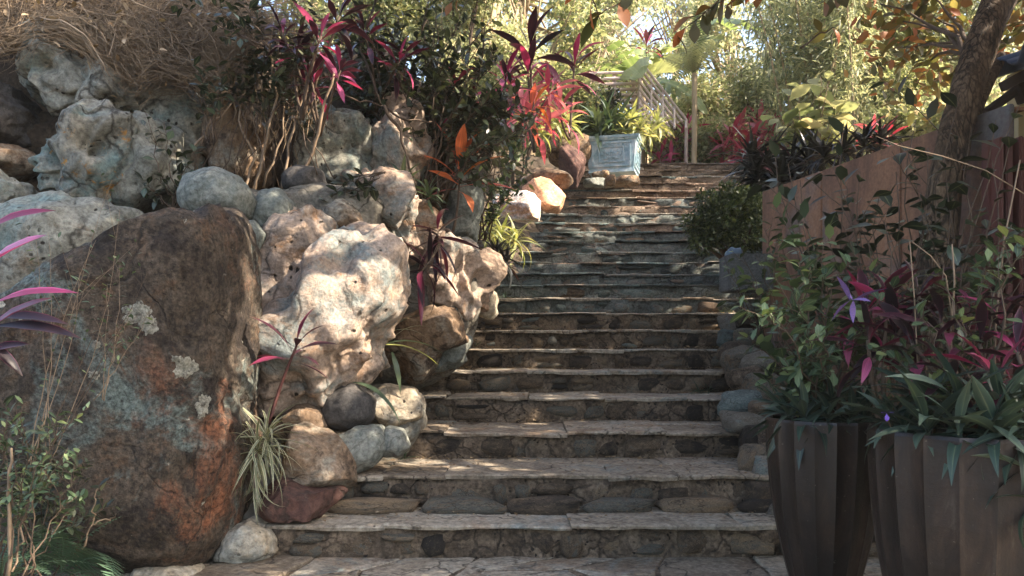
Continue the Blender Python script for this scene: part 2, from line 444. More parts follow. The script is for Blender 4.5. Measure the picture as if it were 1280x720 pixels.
M['darkshrub'] = leaf_mat('dark_shrub_leaf', [(0.0, (0.02, 0.026, 0.016)), (0.6, (0.042, 0.058, 0.032)), (0.9, (0.09, 0.11, 0.06)), (1.0, (0.17, 0.18, 0.1))], 0.32, 0.15, vein=0.2, spec=0.55)
M['broad'] = leaf_mat('broad_leaf', [(0.0, (0.014, 0.02, 0.013)), (0.7, (0.03, 0.043, 0.025)), (0.92, (0.06, 0.085, 0.055)), (1.0, (0.2, 0.27, 0.2))], 0.35, 0.15, vein=0.3, spec=0.5)
M['fern'] = leaf_mat('fern_leaf', [(0.0, (0.04, 0.075, 0.045)), (0.6, (0.08, 0.14, 0.085)), (1.0, (0.14, 0.22, 0.13))], 0.5, 0.2)
M['grassy'] = leaf_mat('variegated_grass_leaf', [(0.0, (0.08, 0.1, 0.05)), (1.0, (0.18, 0.2, 0.11))], 0.5, 0.25, edge=((0.5, 0.48, 0.34), 0.5, 0.8))
M['yellowgrass'] = leaf_mat('yellow_blade_leaf', [(0.0, (0.17, 0.21, 0.08)), (0.6, (0.36, 0.38, 0.18)), (1.0, (0.5, 0.48, 0.3))], 0.5, 0.35)
M['lime'] = leaf_mat('lime_strap_leaf', [(0.0, (0.3, 0.34, 0.1)), (1.0, (0.4, 0.42, 0.16))], 0.4, 0.35, streak=0.2)
M['strap'] = leaf_mat('dark_strap_leaf', [(0.0, (0.03, 0.06, 0.04)), (1.0, (0.08, 0.11, 0.06))], 0.4, 0.2, streak=0.25)
M['blackblade'] = leaf_mat('black_blade_leaf', [(0.0, (0.01, 0.011, 0.01)), (0.7, (0.026, 0.027, 0.025)), (0.9, (0.07, 0.075, 0.068)), (1.0, (0.14, 0.05, 0.06))], 0.35, 0.05)
M['tinyleaf'] = leaf_mat('tiny_shrub_leaf', [(0.0, (0.02, 0.035, 0.016)), (0.6, (0.05, 0.075, 0.03)), (1.0, (0.15, 0.18, 0.07))], 0.5, 0.2)
M['canopy'] = leaf_mat('canopy_leaf', [(0.0, (0.05, 0.06, 0.02)), (0.45, (0.1, 0.085, 0.03)), (0.7, (0.2, 0.09, 0.03)), (0.88, (0.38, 0.11, 0.04)), (1.0, (0.1, 0.1, 0.04))], 0.4, 0.3)
M['bg_yellow'] = leaf_mat('sunlit_yellow_leaf', [(0.0, (0.2, 0.25, 0.12)), (0.5, (0.37, 0.4, 0.23)), (0.85, (0.52, 0.5, 0.34)), (1.0, (0.55, 0.43, 0.32))], 0.55, 0.5, (1.3, 1.25, 1.0))  # background leaves kept extra pale: sun glow and haze put into their colour
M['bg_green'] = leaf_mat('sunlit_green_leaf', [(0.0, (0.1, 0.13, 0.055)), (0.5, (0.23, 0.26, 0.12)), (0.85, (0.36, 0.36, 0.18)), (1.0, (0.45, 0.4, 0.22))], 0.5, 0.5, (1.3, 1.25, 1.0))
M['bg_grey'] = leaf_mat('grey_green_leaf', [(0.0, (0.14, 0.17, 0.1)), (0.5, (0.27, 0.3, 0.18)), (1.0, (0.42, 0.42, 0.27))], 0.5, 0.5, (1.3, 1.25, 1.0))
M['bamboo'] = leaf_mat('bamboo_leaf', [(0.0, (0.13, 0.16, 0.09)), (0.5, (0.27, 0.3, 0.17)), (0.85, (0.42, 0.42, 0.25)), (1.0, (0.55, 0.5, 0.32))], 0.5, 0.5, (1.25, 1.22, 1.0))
M['rusty'] = leaf_mat('rust_red_leaf', [(0.0, (0.06, 0.07, 0.035)), (0.4, (0.14, 0.14, 0.06)), (0.65, (0.2, 0.13, 0.06)), (0.88, (0.4, 0.14, 0.07)), (1.0, (0.25, 0.25, 0.12))], 0.5, 0.4)
M['banana'] = leaf_mat('banana_leaf', [(0.0, (0.2, 0.27, 0.1)), (0.6, (0.3, 0.36, 0.16)), (1.0, (0.42, 0.42, 0.24))], 0.4, 0.45, (1.2, 1.2, 0.8), streak=0.15, vein=0.6)
M['purple'] = plain_mat('violet_petal', [(0.3, (0.08, 0.04, 0.3)), (0.7, (0.16, 0.08, 0.45))], 20, 0.5)
# soil, litter
M['litter'] = leaf_mat('dead_leaf', [(0.0, (0.1, 0.06, 0.03)), (0.5, (0.22, 0.15, 0.08)), (1.0, (0.36, 0.28, 0.18))], 0.8, 0.1)

# ------------------------------------------------------------------ terrain
NSTEP = 24
D0 = 1060 / (697.5 - HY)          # depth of the first riser
RATIO = [1, 1.10, 1.27, 1.44, 1.58, 1.72, 1.86, 1.96, 2.05, 2.16, 2.33]
while len(RATIO) < NSTEP: RATIO.append(RATIO[-1] + 0.07)
SD = [D0 * r for r in RATIO]
SZ = [0.17 * (i + 1) for i in range(11)]
while len(SZ) < NSTEP: SZ.append(SZ[-1] + 0.161)
LPX = {1: 345, 2: 440, 3: 497, 4: 508, 5: 510, 6: 560, 7: 580, 8: 598, 9: 606, 10: 612, 11: 622}
def xc(y): return 0.12 + (np.maximum(y, D0) - D0) * 0.26
XL = [(LPX[i + 1] - 640) * SD[i] / F if i + 1 in LPX else float(xc(SD[i])) - 1.24 for i in range(NSTEP)]
RPX = {1: 988, 2: 965, 3: 940, 4: 925, 5: 920, 6: 920, 7: 922}
XR = [(RPX[i + 1] - 640) * SD[i] / F if i + 1 in RPX else float(xc(SD[i])) + 1.2 + 0.4 * (i > 9) for i in range(NSTEP)]
TOPZ = SZ[-1]

def zs(y):
    return np.interp(y, [-100, D0 - 0.01] + SD + [SD[-1] + 3, 30, 60, 90], [0, 0] + SZ + [TOPZ + 0.05, TOPZ + 2.0, TOPZ + 8, TOPZ + 12])

def sst(a, b, x):
    t = np.clip((x - a) / (b - a), 0, 1)
    return t * t * (3 - 2 * t)

WALL_A, WALL_B = Vector((2.2, 7.0, 0)), Vector((2.77, 4.42, 0))
def wall_x(y): return 2.2 + 0.221 * (7.0 - y)

def terr(x, y):
    x = np.asarray(x, float); y = np.asarray(y, float)
    base = zs(y)
    xl = np.interp(y, SD, XL); xr = np.interp(y, SD, XR)
    z = base - 0.12 - 0.06 * (y < D0)
    u = xl - x
    fade = sst(3.9, 5.0, y) * (1 - 0.55 * sst(7.5, 10.5, y)) * (1 - sst(12.0, 15, y))
    bank = 0.3 * sst(0.0, 0.5, u) + 0.75 * sst(0.6, 1.6, u) + 0.35 * sst(1.4, 3.2, u) + 0.5 * sst(6.2, 7.2, y) * sst(0.6, 1.6, u)
    z = z + fade * bank + 0.1 * sst(0.0, 0.4, u) * sst(3.6, 4.3, y) * (1 - fade)
    w = x - xr
    z = z - 0.22 * sst(-0.35, -0.15, -np.maximum(u, w)) * sst(D0 - 0.3, D0, y)
    z = z + 0.12 * sst(0.0, 0.4, w) * sst(3.2, 4.2, y) * (1 - sst(12, 14, y))
    behind = sst(0.05, 0.25, x - np.where(y > 7, np.maximum(wall_x(y), np.interp(y, [7, 7.6, 9, 30], [2.2, 3.0, 3.3, 3.6])), wall_x(y))) * sst(2.0, 2.5, x) * sst(4.25, 4.5, y)
    z = np.where(behind > 0, z * (1 - behind) + np.maximum(z, 2.1 + 0.3 * np.maximum(0, y - 7)) * behind, z)
    z = z + 0.06 * sst(0.1, 0.6, np.maximum(u, w)) * fbm(np.stack([x.ravel(), y.ravel(), 0 * x.ravel()], 1) * 1.7, 5).reshape(x.shape)
    return z

gx = np.concatenate([np.linspace(-80, -6, 20)[:-1], np.arange(-6, 8.01, 0.14), np.linspace(8, 80, 20)[1:]])
gy = np.concatenate([np.linspace(-30, 1, 12)[:-1], np.arange(1, 16.01, 0.14), np.linspace(16, 95, 24)[1:]])
GX, GY = np.meshgrid(gx, gy)
GZ = terr(GX, GY)
ny, nx = GX.shape
ii = np.arange(ny * nx).reshape(ny, nx)
Q = np.stack([ii[:-1, :-1].ravel(), ii[:-1, 1:].ravel(), ii[1:, 1:].ravel(), ii[1:, :-1].ravel()], 1)
uu = np.interp(GY, SD, XL) - GX
cem = (1 - sst(0.35, 0.85, uu)) * sst(-0.4, 0.0, uu) * (1 - sst(5.6, 7.2, GY))
cem = np.maximum(cem, (1 - sst(0.25, 0.4, GX - np.interp(GY, SD, XR))) * sst(-.2, 0, GX - np.interp(GY, SD, XR)) * (1 - sst(5.4, 7, GY)))
m, nt, b, out = new_mat('soil_ground')
vec, _ = coords(nt)
at = nd(nt, 'ShaderNodeAttribute', attribute_name='v')
soil = ramp(nt, noise_n(nt, vec, 3, 9, 0.7), [(0.3, (0.025, 0.018, 0.012)), (0.55, (0.075, 0.055, 0.035)), (0.72, (0.15, 0.11, 0.07))])
ceme = ramp(nt, noise_n(nt, vec, 3.5, 9, 0.7), [(0.3, (0.1, 0.085, 0.065)), (0.5, (0.23, 0.21, 0.175)), (0.7, (0.32, 0.31, 0.27))])
nt.links.new(mix(nt, at.outputs['Fac'], soil, ceme), b.inputs['Base Color'])
b.inputs['Roughness'].default_value = 0.95
bp = nt.nodes.new('ShaderNodeBump'); bp.inputs['Strength'].default_value = 0.9; bp.inputs['Distance'].default_value = 0.04
nt.links.new(noise_n(nt, vec, 14, 10, 0.75), bp.inputs['Height']); nt.links.new(bp.outputs[0], b.inputs['Normal'])
g = obj('ground', mesh_np('ground', np.stack([GX.ravel(), GY.ravel(), GZ.ravel()], 1), Q, v=cem.ravel(), mats=[m]))
tag(g, 'sloping brown soil bank with pale cement beside the steps', kind='structure')

# ------------------------------------------------------------------ stones (shared shapes)
_ico = {}
def ico(sub):
    if sub not in _ico:
        bm = bmesh.new()
        bmesh.ops.create_icosphere(bm, subdivisions=sub, radius=1)
        V = np.array([v.co[:] for v in bm.verts]); Fc = np.array([[v.index for v in f.verts] for f in bm.faces])
        bm.free()
        _ico[sub] = (V / np.linalg.norm(V, axis=1)[:, None], Fc)
    return _ico[sub]

def stone_mesh(name, seed, mt, sub=2, boxy=0.55, amp=0.13):
    V, Fc = ico(sub)
    r = np.random.default_rng(seed)
    p = np.sign(V) * np.abs(V) ** boxy
    p = p * (1 + amp * fbm(p * 1.3 + seed, seed, 3))[:, None]
    for k in range(3):
        n = r.normal(size=3); n /= np.linalg.norm(n)
        c = r.uniform(0.75, 0.95)
        p -= n[None] * np.maximum(0, p @ n - c)[:, None] * 0.9
    p /= np.abs(p).max(0)[None]
    return mesh_np(name, p * 0.5, Fc, mats=[mt])

STONES = {k: [stone_mesh('stone', 100 + i, M[k]) for i in range(10)] for k in ('stone', 'stone_teal', 'stone_warm')}

# ------------------------------------------------------------------ stairs
stairs = thing('staircase', (0, 0, 0), 'long flight of rough rubble stone steps with pale slab treads climbing between rocks', None)
stairs['kind'] = 'structure'
def jag(xs, y, amp, seed):
    return y + amp * fbm(np.stack([xs * 3.1, 0 * xs + seed * 3.1, 0 * xs], 1), seed, 4)

for i in range(NSTEP):
    d, z1 = SD[i], SZ[i]
    z0 = SZ[i - 1] if i else 0.0
    dn = SD[i + 1] if i + 1 < NSTEP else d + 1.6
    xl, xr = XL[i] - 0.3, XR[i] + 0.25
    rs = np.random.default_rng(500 + i)
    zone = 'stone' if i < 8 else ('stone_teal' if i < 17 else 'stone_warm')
    # mortar body: a rough-faced block
    nxs = max(24, int((xr - xl) / 0.05))
    xs = np.linspace(xl, xr, nxs)
    nz = 6
    zz = np.linspace(z0 - 0.15, z1 - 0.02, nz)
    XX, ZZ = np.meshgrid(xs, zz)
    YY = d + (0.03 if i < 9 else 0.018) + 0.03 * fbm(np.stack([XX.ravel() * 7, ZZ.ravel() * 9, 0 * XX.ravel() + i * 9], 1), 3, 4).reshape(XX.shape)
    V = np.stack([XX.ravel(), YY.ravel(), ZZ.ravel()], 1)
    top = np.stack([xs, np.full(nxs, dn + 0.12), np.full(nxs, z1 - 0.012)], 1)
    V = np.concatenate([V, top])
    idx = np.arange((nz + 1) * nxs).reshape(nz + 1, nxs)
    Fc = np.stack([idx[:-1, :-1].ravel(), idx[:-1, 1:].ravel(), idx[1:, 1:].ravel(), idx[1:, :-1].ravel()], 1)
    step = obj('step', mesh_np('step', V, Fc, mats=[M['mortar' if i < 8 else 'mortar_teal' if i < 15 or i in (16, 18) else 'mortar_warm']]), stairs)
    # riser stones
    x = xl + rs.uniform(0, 0.1)
    H = (z1 - 0.04) - z0
    while x < xr:
        wmax = 0.3 if i < 9 else 0.5
        w = rs.uniform(0.09, wmax)
        rows = 2 if (rs.random() < 0.3 and w > 0.12) else 1
        for rr in range(rows):
            h = H * rs.uniform(0.65, 1.12) / rows
            zc = z0 + H * (rr + 0.5) / rows + rs.uniform(-0.01, 0.01)
            if rs.random() < 0.06: continue
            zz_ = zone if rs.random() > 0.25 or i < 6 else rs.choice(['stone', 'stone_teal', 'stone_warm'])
            me = STONES[zz_][rs.integers(10)]
            Mx = Matrix.Translation((x + w / 2, d + (0.06 if i < 9 else 0.066) + rs.uniform(-0.016, 0.016), zc)) @ Euler((0, rs.uniform(-0.12, 0.12), rs.uniform(-0.15, 0.15) + (math.pi if rs.random() < .5 else 0))).to_matrix().to_4x4() @ Matrix.Diagonal((w * 0.92, 0.13, h, 1))
            obj('stone', me, step, M=Mx)
        x += w + rs.uniform(-0.01, 0.05)
    # tread slabs
    x = xl
    first = True
    while x < xr - 0.05:
        w = rs.uniform(0.3, 0.95) if i < 10 else rs.uniform(0.25, 0.8)
        if xr - (x + w) < 0.25: w = xr - x
        th = rs.uniform(0.016, 0.03)
        zt = z1 + (rs.uniform(-0.007, 0.006) if i < 11 else rs.uniform(-0.014, 0.01))
        ov = rs.uniform(-0.006, 0.024) if i < 11 else rs.uniform(-0.012, 0.028)
        n = 17
        g0, g1 = 0.007, 0.007
        fx = np.linspace(x + g0, x + w - g1, n)
        fy = jag(fx, d - ov, 0.017 if i < 11 else 0.026, 40 + i)
        sk = rs.uniform(-0.06, 0.06)
        if i < 5 and rs.random() < 0.8:      # front and back slabs with a crooked joint
            ym = d + (dn - d) * rs.uniform(0.45, 0.7)
            rows = [(fy, jag(fx, ym, 0.05, 70 + i)), (jag(fx, ym, 0.05, 70 + i) + 0.012, np.full(n, dn + 0.1))]
        else:
            rows = [(fy, np.full(n, dn + 0.1))]
        for (ya, yb) in rows:
            bx = fx + sk * (yb - d)
            fx = fx + np.where(np.arange(n) == 0, rs.uniform(-.02, .0), 0) + np.where(np.arange(n) == n - 1, rs.uniform(0, .02), 0)
            ztilt = rs.uniform(-0.008, 0.008, 2)
            fz = np.linspace(zt + ztilt[0], zt + ztilt[1], n) + 0.0035 * fbm(np.stack([fx * 7, 0 * fx, 0 * fx + i], 1), 8, 3)
            ch = 0.008
            Vs = np.concatenate([np.stack([fx, ya + 0.006, fz - th * (1 + 0.3 * fbm(np.stack([fx * 6, 0 * fx + 5, 0 * fx + i], 1), 9, 2))], 1), np.stack([fx, ya, fz - ch], 1), np.stack([fx, ya + ch * 1.5, fz], 1), np.stack([bx, yb, fz], 1), np.stack([bx, yb, fz - th], 1)])
            ids = np.arange(5 * n).reshape(5, n)
            Fq = np.stack([ids[:-1, :-1].ravel(), ids[:-1, 1:].ravel(), ids[1:, 1:].ravel(), ids[1:, :-1].ravel()], 1)
            Fq = [list(f) for f in Fq] + [list(ids[:, 0][::-1]), list(ids[:, -1])]
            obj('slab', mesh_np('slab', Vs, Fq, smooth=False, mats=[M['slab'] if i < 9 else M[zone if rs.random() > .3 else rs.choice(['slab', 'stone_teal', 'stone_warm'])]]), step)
        x += w
# a low worn ledge in front of the second step
rs = np.random.default_rng(5)
x = XL[1] - 0.15
while x < XR[1]:
    w = rs.uniform(0.3, 0.6)
    me = STONES['stone'][rs.integers(10)]
    obj('kerb_stone', me, stairs, M=Matrix.Translation((x + w / 2, SD[1] - 0.055, SZ[0] + 0.02)) @ Matrix.Diagonal((w * 1.02, 0.2, 0.11, 1)))
    x += w
# plate of dirt and leaf litter lying on the treads
n = 6000
k = RNG.integers(0, NSTEP, n)
k = np.where(RNG.random(n) < 0.6, RNG.integers(0, 9, n), k)
sd, szz, xla, xra = np.array(SD), np.array(SZ), np.array(XL), np.array(XR)
nxt = np.append(sd[1:], sd[-1] + 1)
px_ = xla[k] + (xra[k] - xla[k]) * RNG.beta(0.65, 0.65, n)
py_ = sd[k] + 0.02 + (nxt[k] - sd[k]) * (1 - RNG.random(n) ** 2.2) * 0.98
pz_ = szz[k] + 0.012
T = np.stack([px_, py_, pz_], 1)
# ------------------------------------------------------------------ leaf tools
def unit(a):
    return a / np.maximum(np.linalg.norm(a, axis=-1, keepdims=True), 1e-9)

def frames(X, up=(0, 0, 1), jit=0.5, rng=RNG):
    X = unit(X)
    U = np.array(up)[None] + rng.normal(size=X.shape) * jit
    Y = unit(np.cross(U, X))
    Z = np.cross(X, Y)
    return np.stack([X, Y, Z], 2)          # columns

def bulk(tv, tf, R, T, size, v, wid=None):
    """many small leaves in one mesh; tv template verts (k,3) along +X"""
    N, k = len(T), len(tv)
    t = np.broadcast_to(tv[None], (N, k, 3)) * size[:, None, None]
    if wid is not None: t = t * np.stack([np.ones(N), wid, np.ones(N)], 1)[:, None, :]
    V = np.einsum('nij,nkj->nki', R, t) + T[:, None, :]
    Fc = (tf[None] + (np.arange(N) * k)[:, None, None]).reshape(-1, tf.shape[1])
    return V.reshape(-1, 3), Fc, np.repeat(v, k)

DIA_V = np.array([[0, 0, 0], [0.42, 0.26, 0.07], [1, 0, -0.06], [0.42, -0.26, 0.07]])
DIA_F = np.array([[0, 2, 1], [0, 3, 2]])
SLIM_V = DIA_V * np.array([1, 0.36, 0.6])
HEX_V = np.array([[0, 0, 0], [0.3, 0.22, 0.05], [0.68, 0.19, 0.03], [1, 0, -0.07], [0.68, -0.19, 0.03], [0.3, -0.22, 0.05], [0.3, 0, 0], [0.68, 0, -0.02]])
HEX_F = np.array([[0, 6, 1], [6, 7, 2], [6, 2, 1], [7, 3, 2], [0, 5, 6], [5, 4, 7], [5, 7, 6], [4, 3, 7]])

def leaf_grid(name, mt, nseg=7, wmax=0.12, droop=0.2, fold=0.25, peak=0.45, sharp=1.0, wave=0.0, petiole=0.0, twist=0.0):
    V, uv = [], []
    for i in range(nseg + 1):
        t = i / nseg
        if t <= petiole: w = 0.012
        else:
            q = (t - petiole) / (1 - petiole)
            a = math.log(0.5) / math.log(peak)
            w = wmax * max(0.0, math.sin(math.pi * q ** a)) ** sharp
            w = max(w, 0.004)
        ang = droop * 1.6 * t
        # circular arc droop
        if abs(droop) > 1e-3:
            x = math.sin(ang) / (droop * 1.6); z = -(1 - math.cos(ang)) / (droop * 1.6)
        else: x, z = t, 0
        wz = wave * math.sin(t * 17) * w
        ct, st = math.cos(twist * t), math.sin(twist * t)
        for s, vv in ((-1, 0), (0, 0.5), (1, 1)):
            y0, z0 = s * w, abs(s) * (fold * w) + s * wz
            V.append((x, y0 * ct - z0 * st, z + y0 * st + z0 * ct)); uv.append((t, vv))
    Fc = []
    for i in range(nseg):
        for k in range(2):
            a = i * 3 + k
            Fc.append((a, a + 3, a + 4, a + 1))
    return mesh_np(name, V, np.array(Fc), uv=uv, mats=[mt])

def fset(mt, n=4, **kw):
    r = random.Random(hash(mt) % 1000 if False else 3)
    out = []
    for i in range(n):
        k = dict(kw)
        k['droop'] = kw.get('droop', 0.3) * r.uniform(0.4, 1.7)
        k['wmax'] = kw.get('wmax', 0.1) * r.uniform(0.85, 1.15)
        k['twist'] = r.uniform(-0.7, 0.7)
        out.append(leaf_grid('leaf', M[mt], **k))
    return out

def leaf_M(pos, d, size, roll=0.0, up=Vector((0, 0, 1)), wid=1.0):
    X = Vector(d).normalized()
    Y = up.cross(X)
    if Y.length < 1e-3: Y = Vector((0, 1, 0)).cross(X)
    Y.normalize()
    Z = X.cross(Y)
    R = Matrix((X, Y, Z)).transposed().to_4x4()
    return Matrix.Translation(pos) @ R @ Matrix.Rotation(roll, 4, 'X') @ Matrix.Diagonal((size, size * wid, size, 1))

def root_off(parent):
    off = Vector((0, 0, 0)); q = parent
    while q is not None: off += q.location; q = q.parent
    return off

def rosette(parent, centre, meshes, n, L, el=(1.3, -0.1), axis=Vector((0, 0, 1)), spread=0.1, r=random, name='leaf', az0=None, azr=None, roll=0.5):
    """leaves spiralling round a stem end; centre in world coordinates"""
    off = root_off(parent)
    q = Vector((0, 0, 1)).rotation_difference(axis.normalized())
    for i in range(n):
        f = i / max(1, n - 1)
        if azr: a = az0 + r.uniform(-azr, azr)
        else: a = i * 2.39996 + r.uniform(-0.3, 0.3)
        e = el[0] + (el[1] - el[0]) * f + r.uniform(-0.15, 0.15)
        d = q @ Vector((math.cos(e) * math.cos(a), math.cos(e) * math.sin(a), math.sin(e)))
        c = Vector(centre) - axis.normalized() * (spread * f) - off
        obj(name, r.choice(meshes), parent, M=leaf_M(c, d, L * r.uniform(0.75, 1.15), r.uniform(-roll, roll)))

def bez(a, b, c, n):
    return [a * (1 - t) ** 2 + b * (2 * t * (1 - t)) + c * t * t for t in [i / n for i in range(n + 1)]]

def wig(pts, amp, r=random):
    return [p + Vector((r.uniform(-1, 1), r.uniform(-1, 1), r.uniform(-1, 1))) * amp * (0 < i < len(pts) - 1) for i, p in enumerate(pts)]

def branchy(name, base, tips, label, cat, meshes, leafsize, twigmat='twig', perm=9, group=None, maxobj=300, r=None, rad=0.006, side=3, start=0.35, bulge=0.3, jit=0.02, stuffmat=None, leaf_up=0.35, basejit=0.04, tmplw=1.0):
    """shrub: curved stems from base to each tip, side twigs, leaves one by one"""
    r = r or random.Random(len(label) * 7 + 1)
    root = thing(name, base, label, cat, group)
    stem = MB()
    spots = []
    for tp in tips:
        tp = Vector(tp)
        b0 = Vector(base) + Vector((r.uniform(-1, 1) * basejit, r.uniform(-1, 1) * basejit, 0))
        mid = (b0 + tp) / 2 + Vector((r.uniform(-.2, .2), r.uniform(-.2, .2), bulge * r.uniform(0.2, 1))) * (tp - b0).length * 0.5
        pts = wig(bez(b0, mid, tp, 9), jit, r)
        L = (tp - b0).length
        stem.tube(pts, [rad * (1 - 0.75 * i / 9) for i in range(10)], 5)
        lines = [(pts, start)]
        for s in range(side):
            k = r.randint(4, 8)
            d0 = (pts[min(9, k + 1)] - pts[k - 1]).normalized()
            dd = (d0 + Vector((r.uniform(-1, 1), r.uniform(-1, 1), r.uniform(-0.4, 0.8)))).normalized()
            e = pts[k] + dd * L * r.uniform(0.12, 0.3)
            sp = wig(bez(pts[k], (pts[k] + e) / 2 + Vector((0, 0, 0.02)), e, 4), jit * 0.4, r)
            stem.tube(sp, [rad * 0.4 * (1 - 0.6 * i / 4) for i in range(5)], 4)
            lines.append((sp, 0.2))
        for ln, st in lines:
            for j in range(perm if ln is pts else max(3, perm // 2)):
                t = st + (1 - st) * (j + 0.5) / (perm if ln is pts else max(3, perm // 2))
                x = t * (len(ln) - 1); k = min(int(x), len(ln) - 2)
                p = ln[k].lerp(ln[k + 1], x - k)
                ax = (ln[k + 1] - ln[k]).normalized()
                sd = Vector((r.uniform(-1, 1), r.uniform(-1, 1), r.uniform(-0.5, 0.7)))
                sd = (sd - ax * sd.dot(ax)).normalized()
                spots.append((p, (sd + ax * r.uniform(0.1, 0.7) + Vector((0, 0, leaf_up * r.uniform(-0.4, 0.6)))).normalized(), leafsize * r.uniform(0.6, 1.25)))
    stem.build('stem', M[twigmat], root, smooth=True)
    spots.sort(key=lambda s: s[0].y)
    off = root_off(root)
    near, rest = spots[:maxobj], spots[maxobj:]
    for p, d, s in near:
        obj('leaf', r.choice(meshes), root, M=leaf_M(p - off, d, s, r.uniform(-0.6, 0.6)))
    if rest:
        T = np.array([tuple(p - off) for p, d, s in rest]); X = np.array([tuple(d) for p, d, s in rest])
        V, Fc, v = bulk(HEX_V * np.array([1, tmplw, 1]), HEX_F, frames(X, jit=0.3), T, np.array([s for _, _, s in rest]), RNG.random(len(rest)))
        o = obj('foliage', mesh_np('foliage', V, Fc, v=v, mats=[M[stuffmat]]), root)
        o['kind'] = 'stuff'
    return root

# litter on treads
V, Fc, v = bulk(DIA_V, DIA_F, frames(unit(RNG.normal(size=T.shape) * np.array([1, 1, .1])), jit=0.25), T, RNG.uniform(0.01, 0.026, len(T)) * (1 + 0.8 * (RNG.random(len(T)) < 0.1)), RNG.random(len(T)))
tag(obj('leaf_litter', mesh_np('leaf_litter', V, Fc, v=v, mats=[M['litter']])), 'scattered bits of dry leaf lying on the stone treads', 'leaf litter', kind='stuff')

# ------------------------------------------------------------------ paving in front of the first step
pav = thing('paving', (0, 0, 0), 'worn flagstone paving at the foot of the steps', None); pav['kind'] = 'structure'
rs = np.random.default_rng(77)
nxp, nyp = 12, 8
GXp = np.linspace(-1.9, 2.2, nxp)[None] + rs.uniform(-0.13, 0.13, (nyp, nxp)) + (np.arange(nyp)[:, None] % 2) * 0.17
GYp = np.linspace(1.6, D0 + 0.06, nyp)[:, None] + rs.uniform(-0.12, 0.12, (nyp, nxp)) * (np.arange(nyp) < nyp - 1)[:, None]
for a in range(nyp - 1):
    for c in range(nxp - 1):
        q = [np.array([GXp[a + i, c + j], GYp[a + i, c + j]]) for i, j in ((0, 0), (0, 1), (1, 1), (1, 0))]
        cen = sum(q) / 4
        ring = []
        for e in range(4):
            for t in (0, 0.33, 0.66):
                p = q[e] * (1 - t) + q[(e + 1) % 4] * t
                p = cen + (p - cen) * (1 - 0.012 / max(0.1, np.linalg.norm(p - cen)))
                ring.append(p + rs.uniform(-0.018, 0.018, 2))
        z = rs.uniform(-0.008, 0.006); tx, ty = rs.uniform(-0.012, 0.012, 2)
        nr = len(ring)
        V = [(p[0], p[1], -0.06) for p in ring] + [(p[0], p[1], z + tx * (p[0] - cen[0]) - 0.008) for p in ring] + [(cen[0] + (p[0] - cen[0]) * 0.96, cen[1] + (p[1] - cen[1]) * 0.96, z + tx * (p[0] - cen[0])) for p in ring]
        Fs = [[k, (k + 1) % nr, nr + (k + 1) % nr, nr + k] for k in range(nr)] + [[nr + k, nr + (k + 1) % nr, 2 * nr + (k + 1) % nr, 2 * nr + k] for k in range(nr)] + [list(range(2 * nr, 3 * nr))]
        obj('flagstone', mesh_np('flagstone', V, Fs, smooth=False, mats=[M['slab']]), pav)
mb = MB(); mb.box((0.15, 2.6, -0.046), (4.6, 3.0, 0.07)); mb.build('joint_bed', M['mortar'], pav)

# ------------------------------------------------------------------ rocks
def worley(p, seed):
    i = np.floor(p).astype(np.int64)
    best = np.full(len(p), 9.0)
    for dx in (-1, 0, 1):
        for dy in (-1, 0, 1):
            for dz in (-1, 0, 1):
                c = i + np.array([dx, dy, dz])
                f = np.stack([_h(c[:, 0], c[:, 1], c[:, 2], seed + 71 * k) * 0.5 + 0.5 for k in range(3)], 1)
                best = np.minimum(best, ((c + f - p) ** 2).sum(1))
    return np.sqrt(best)

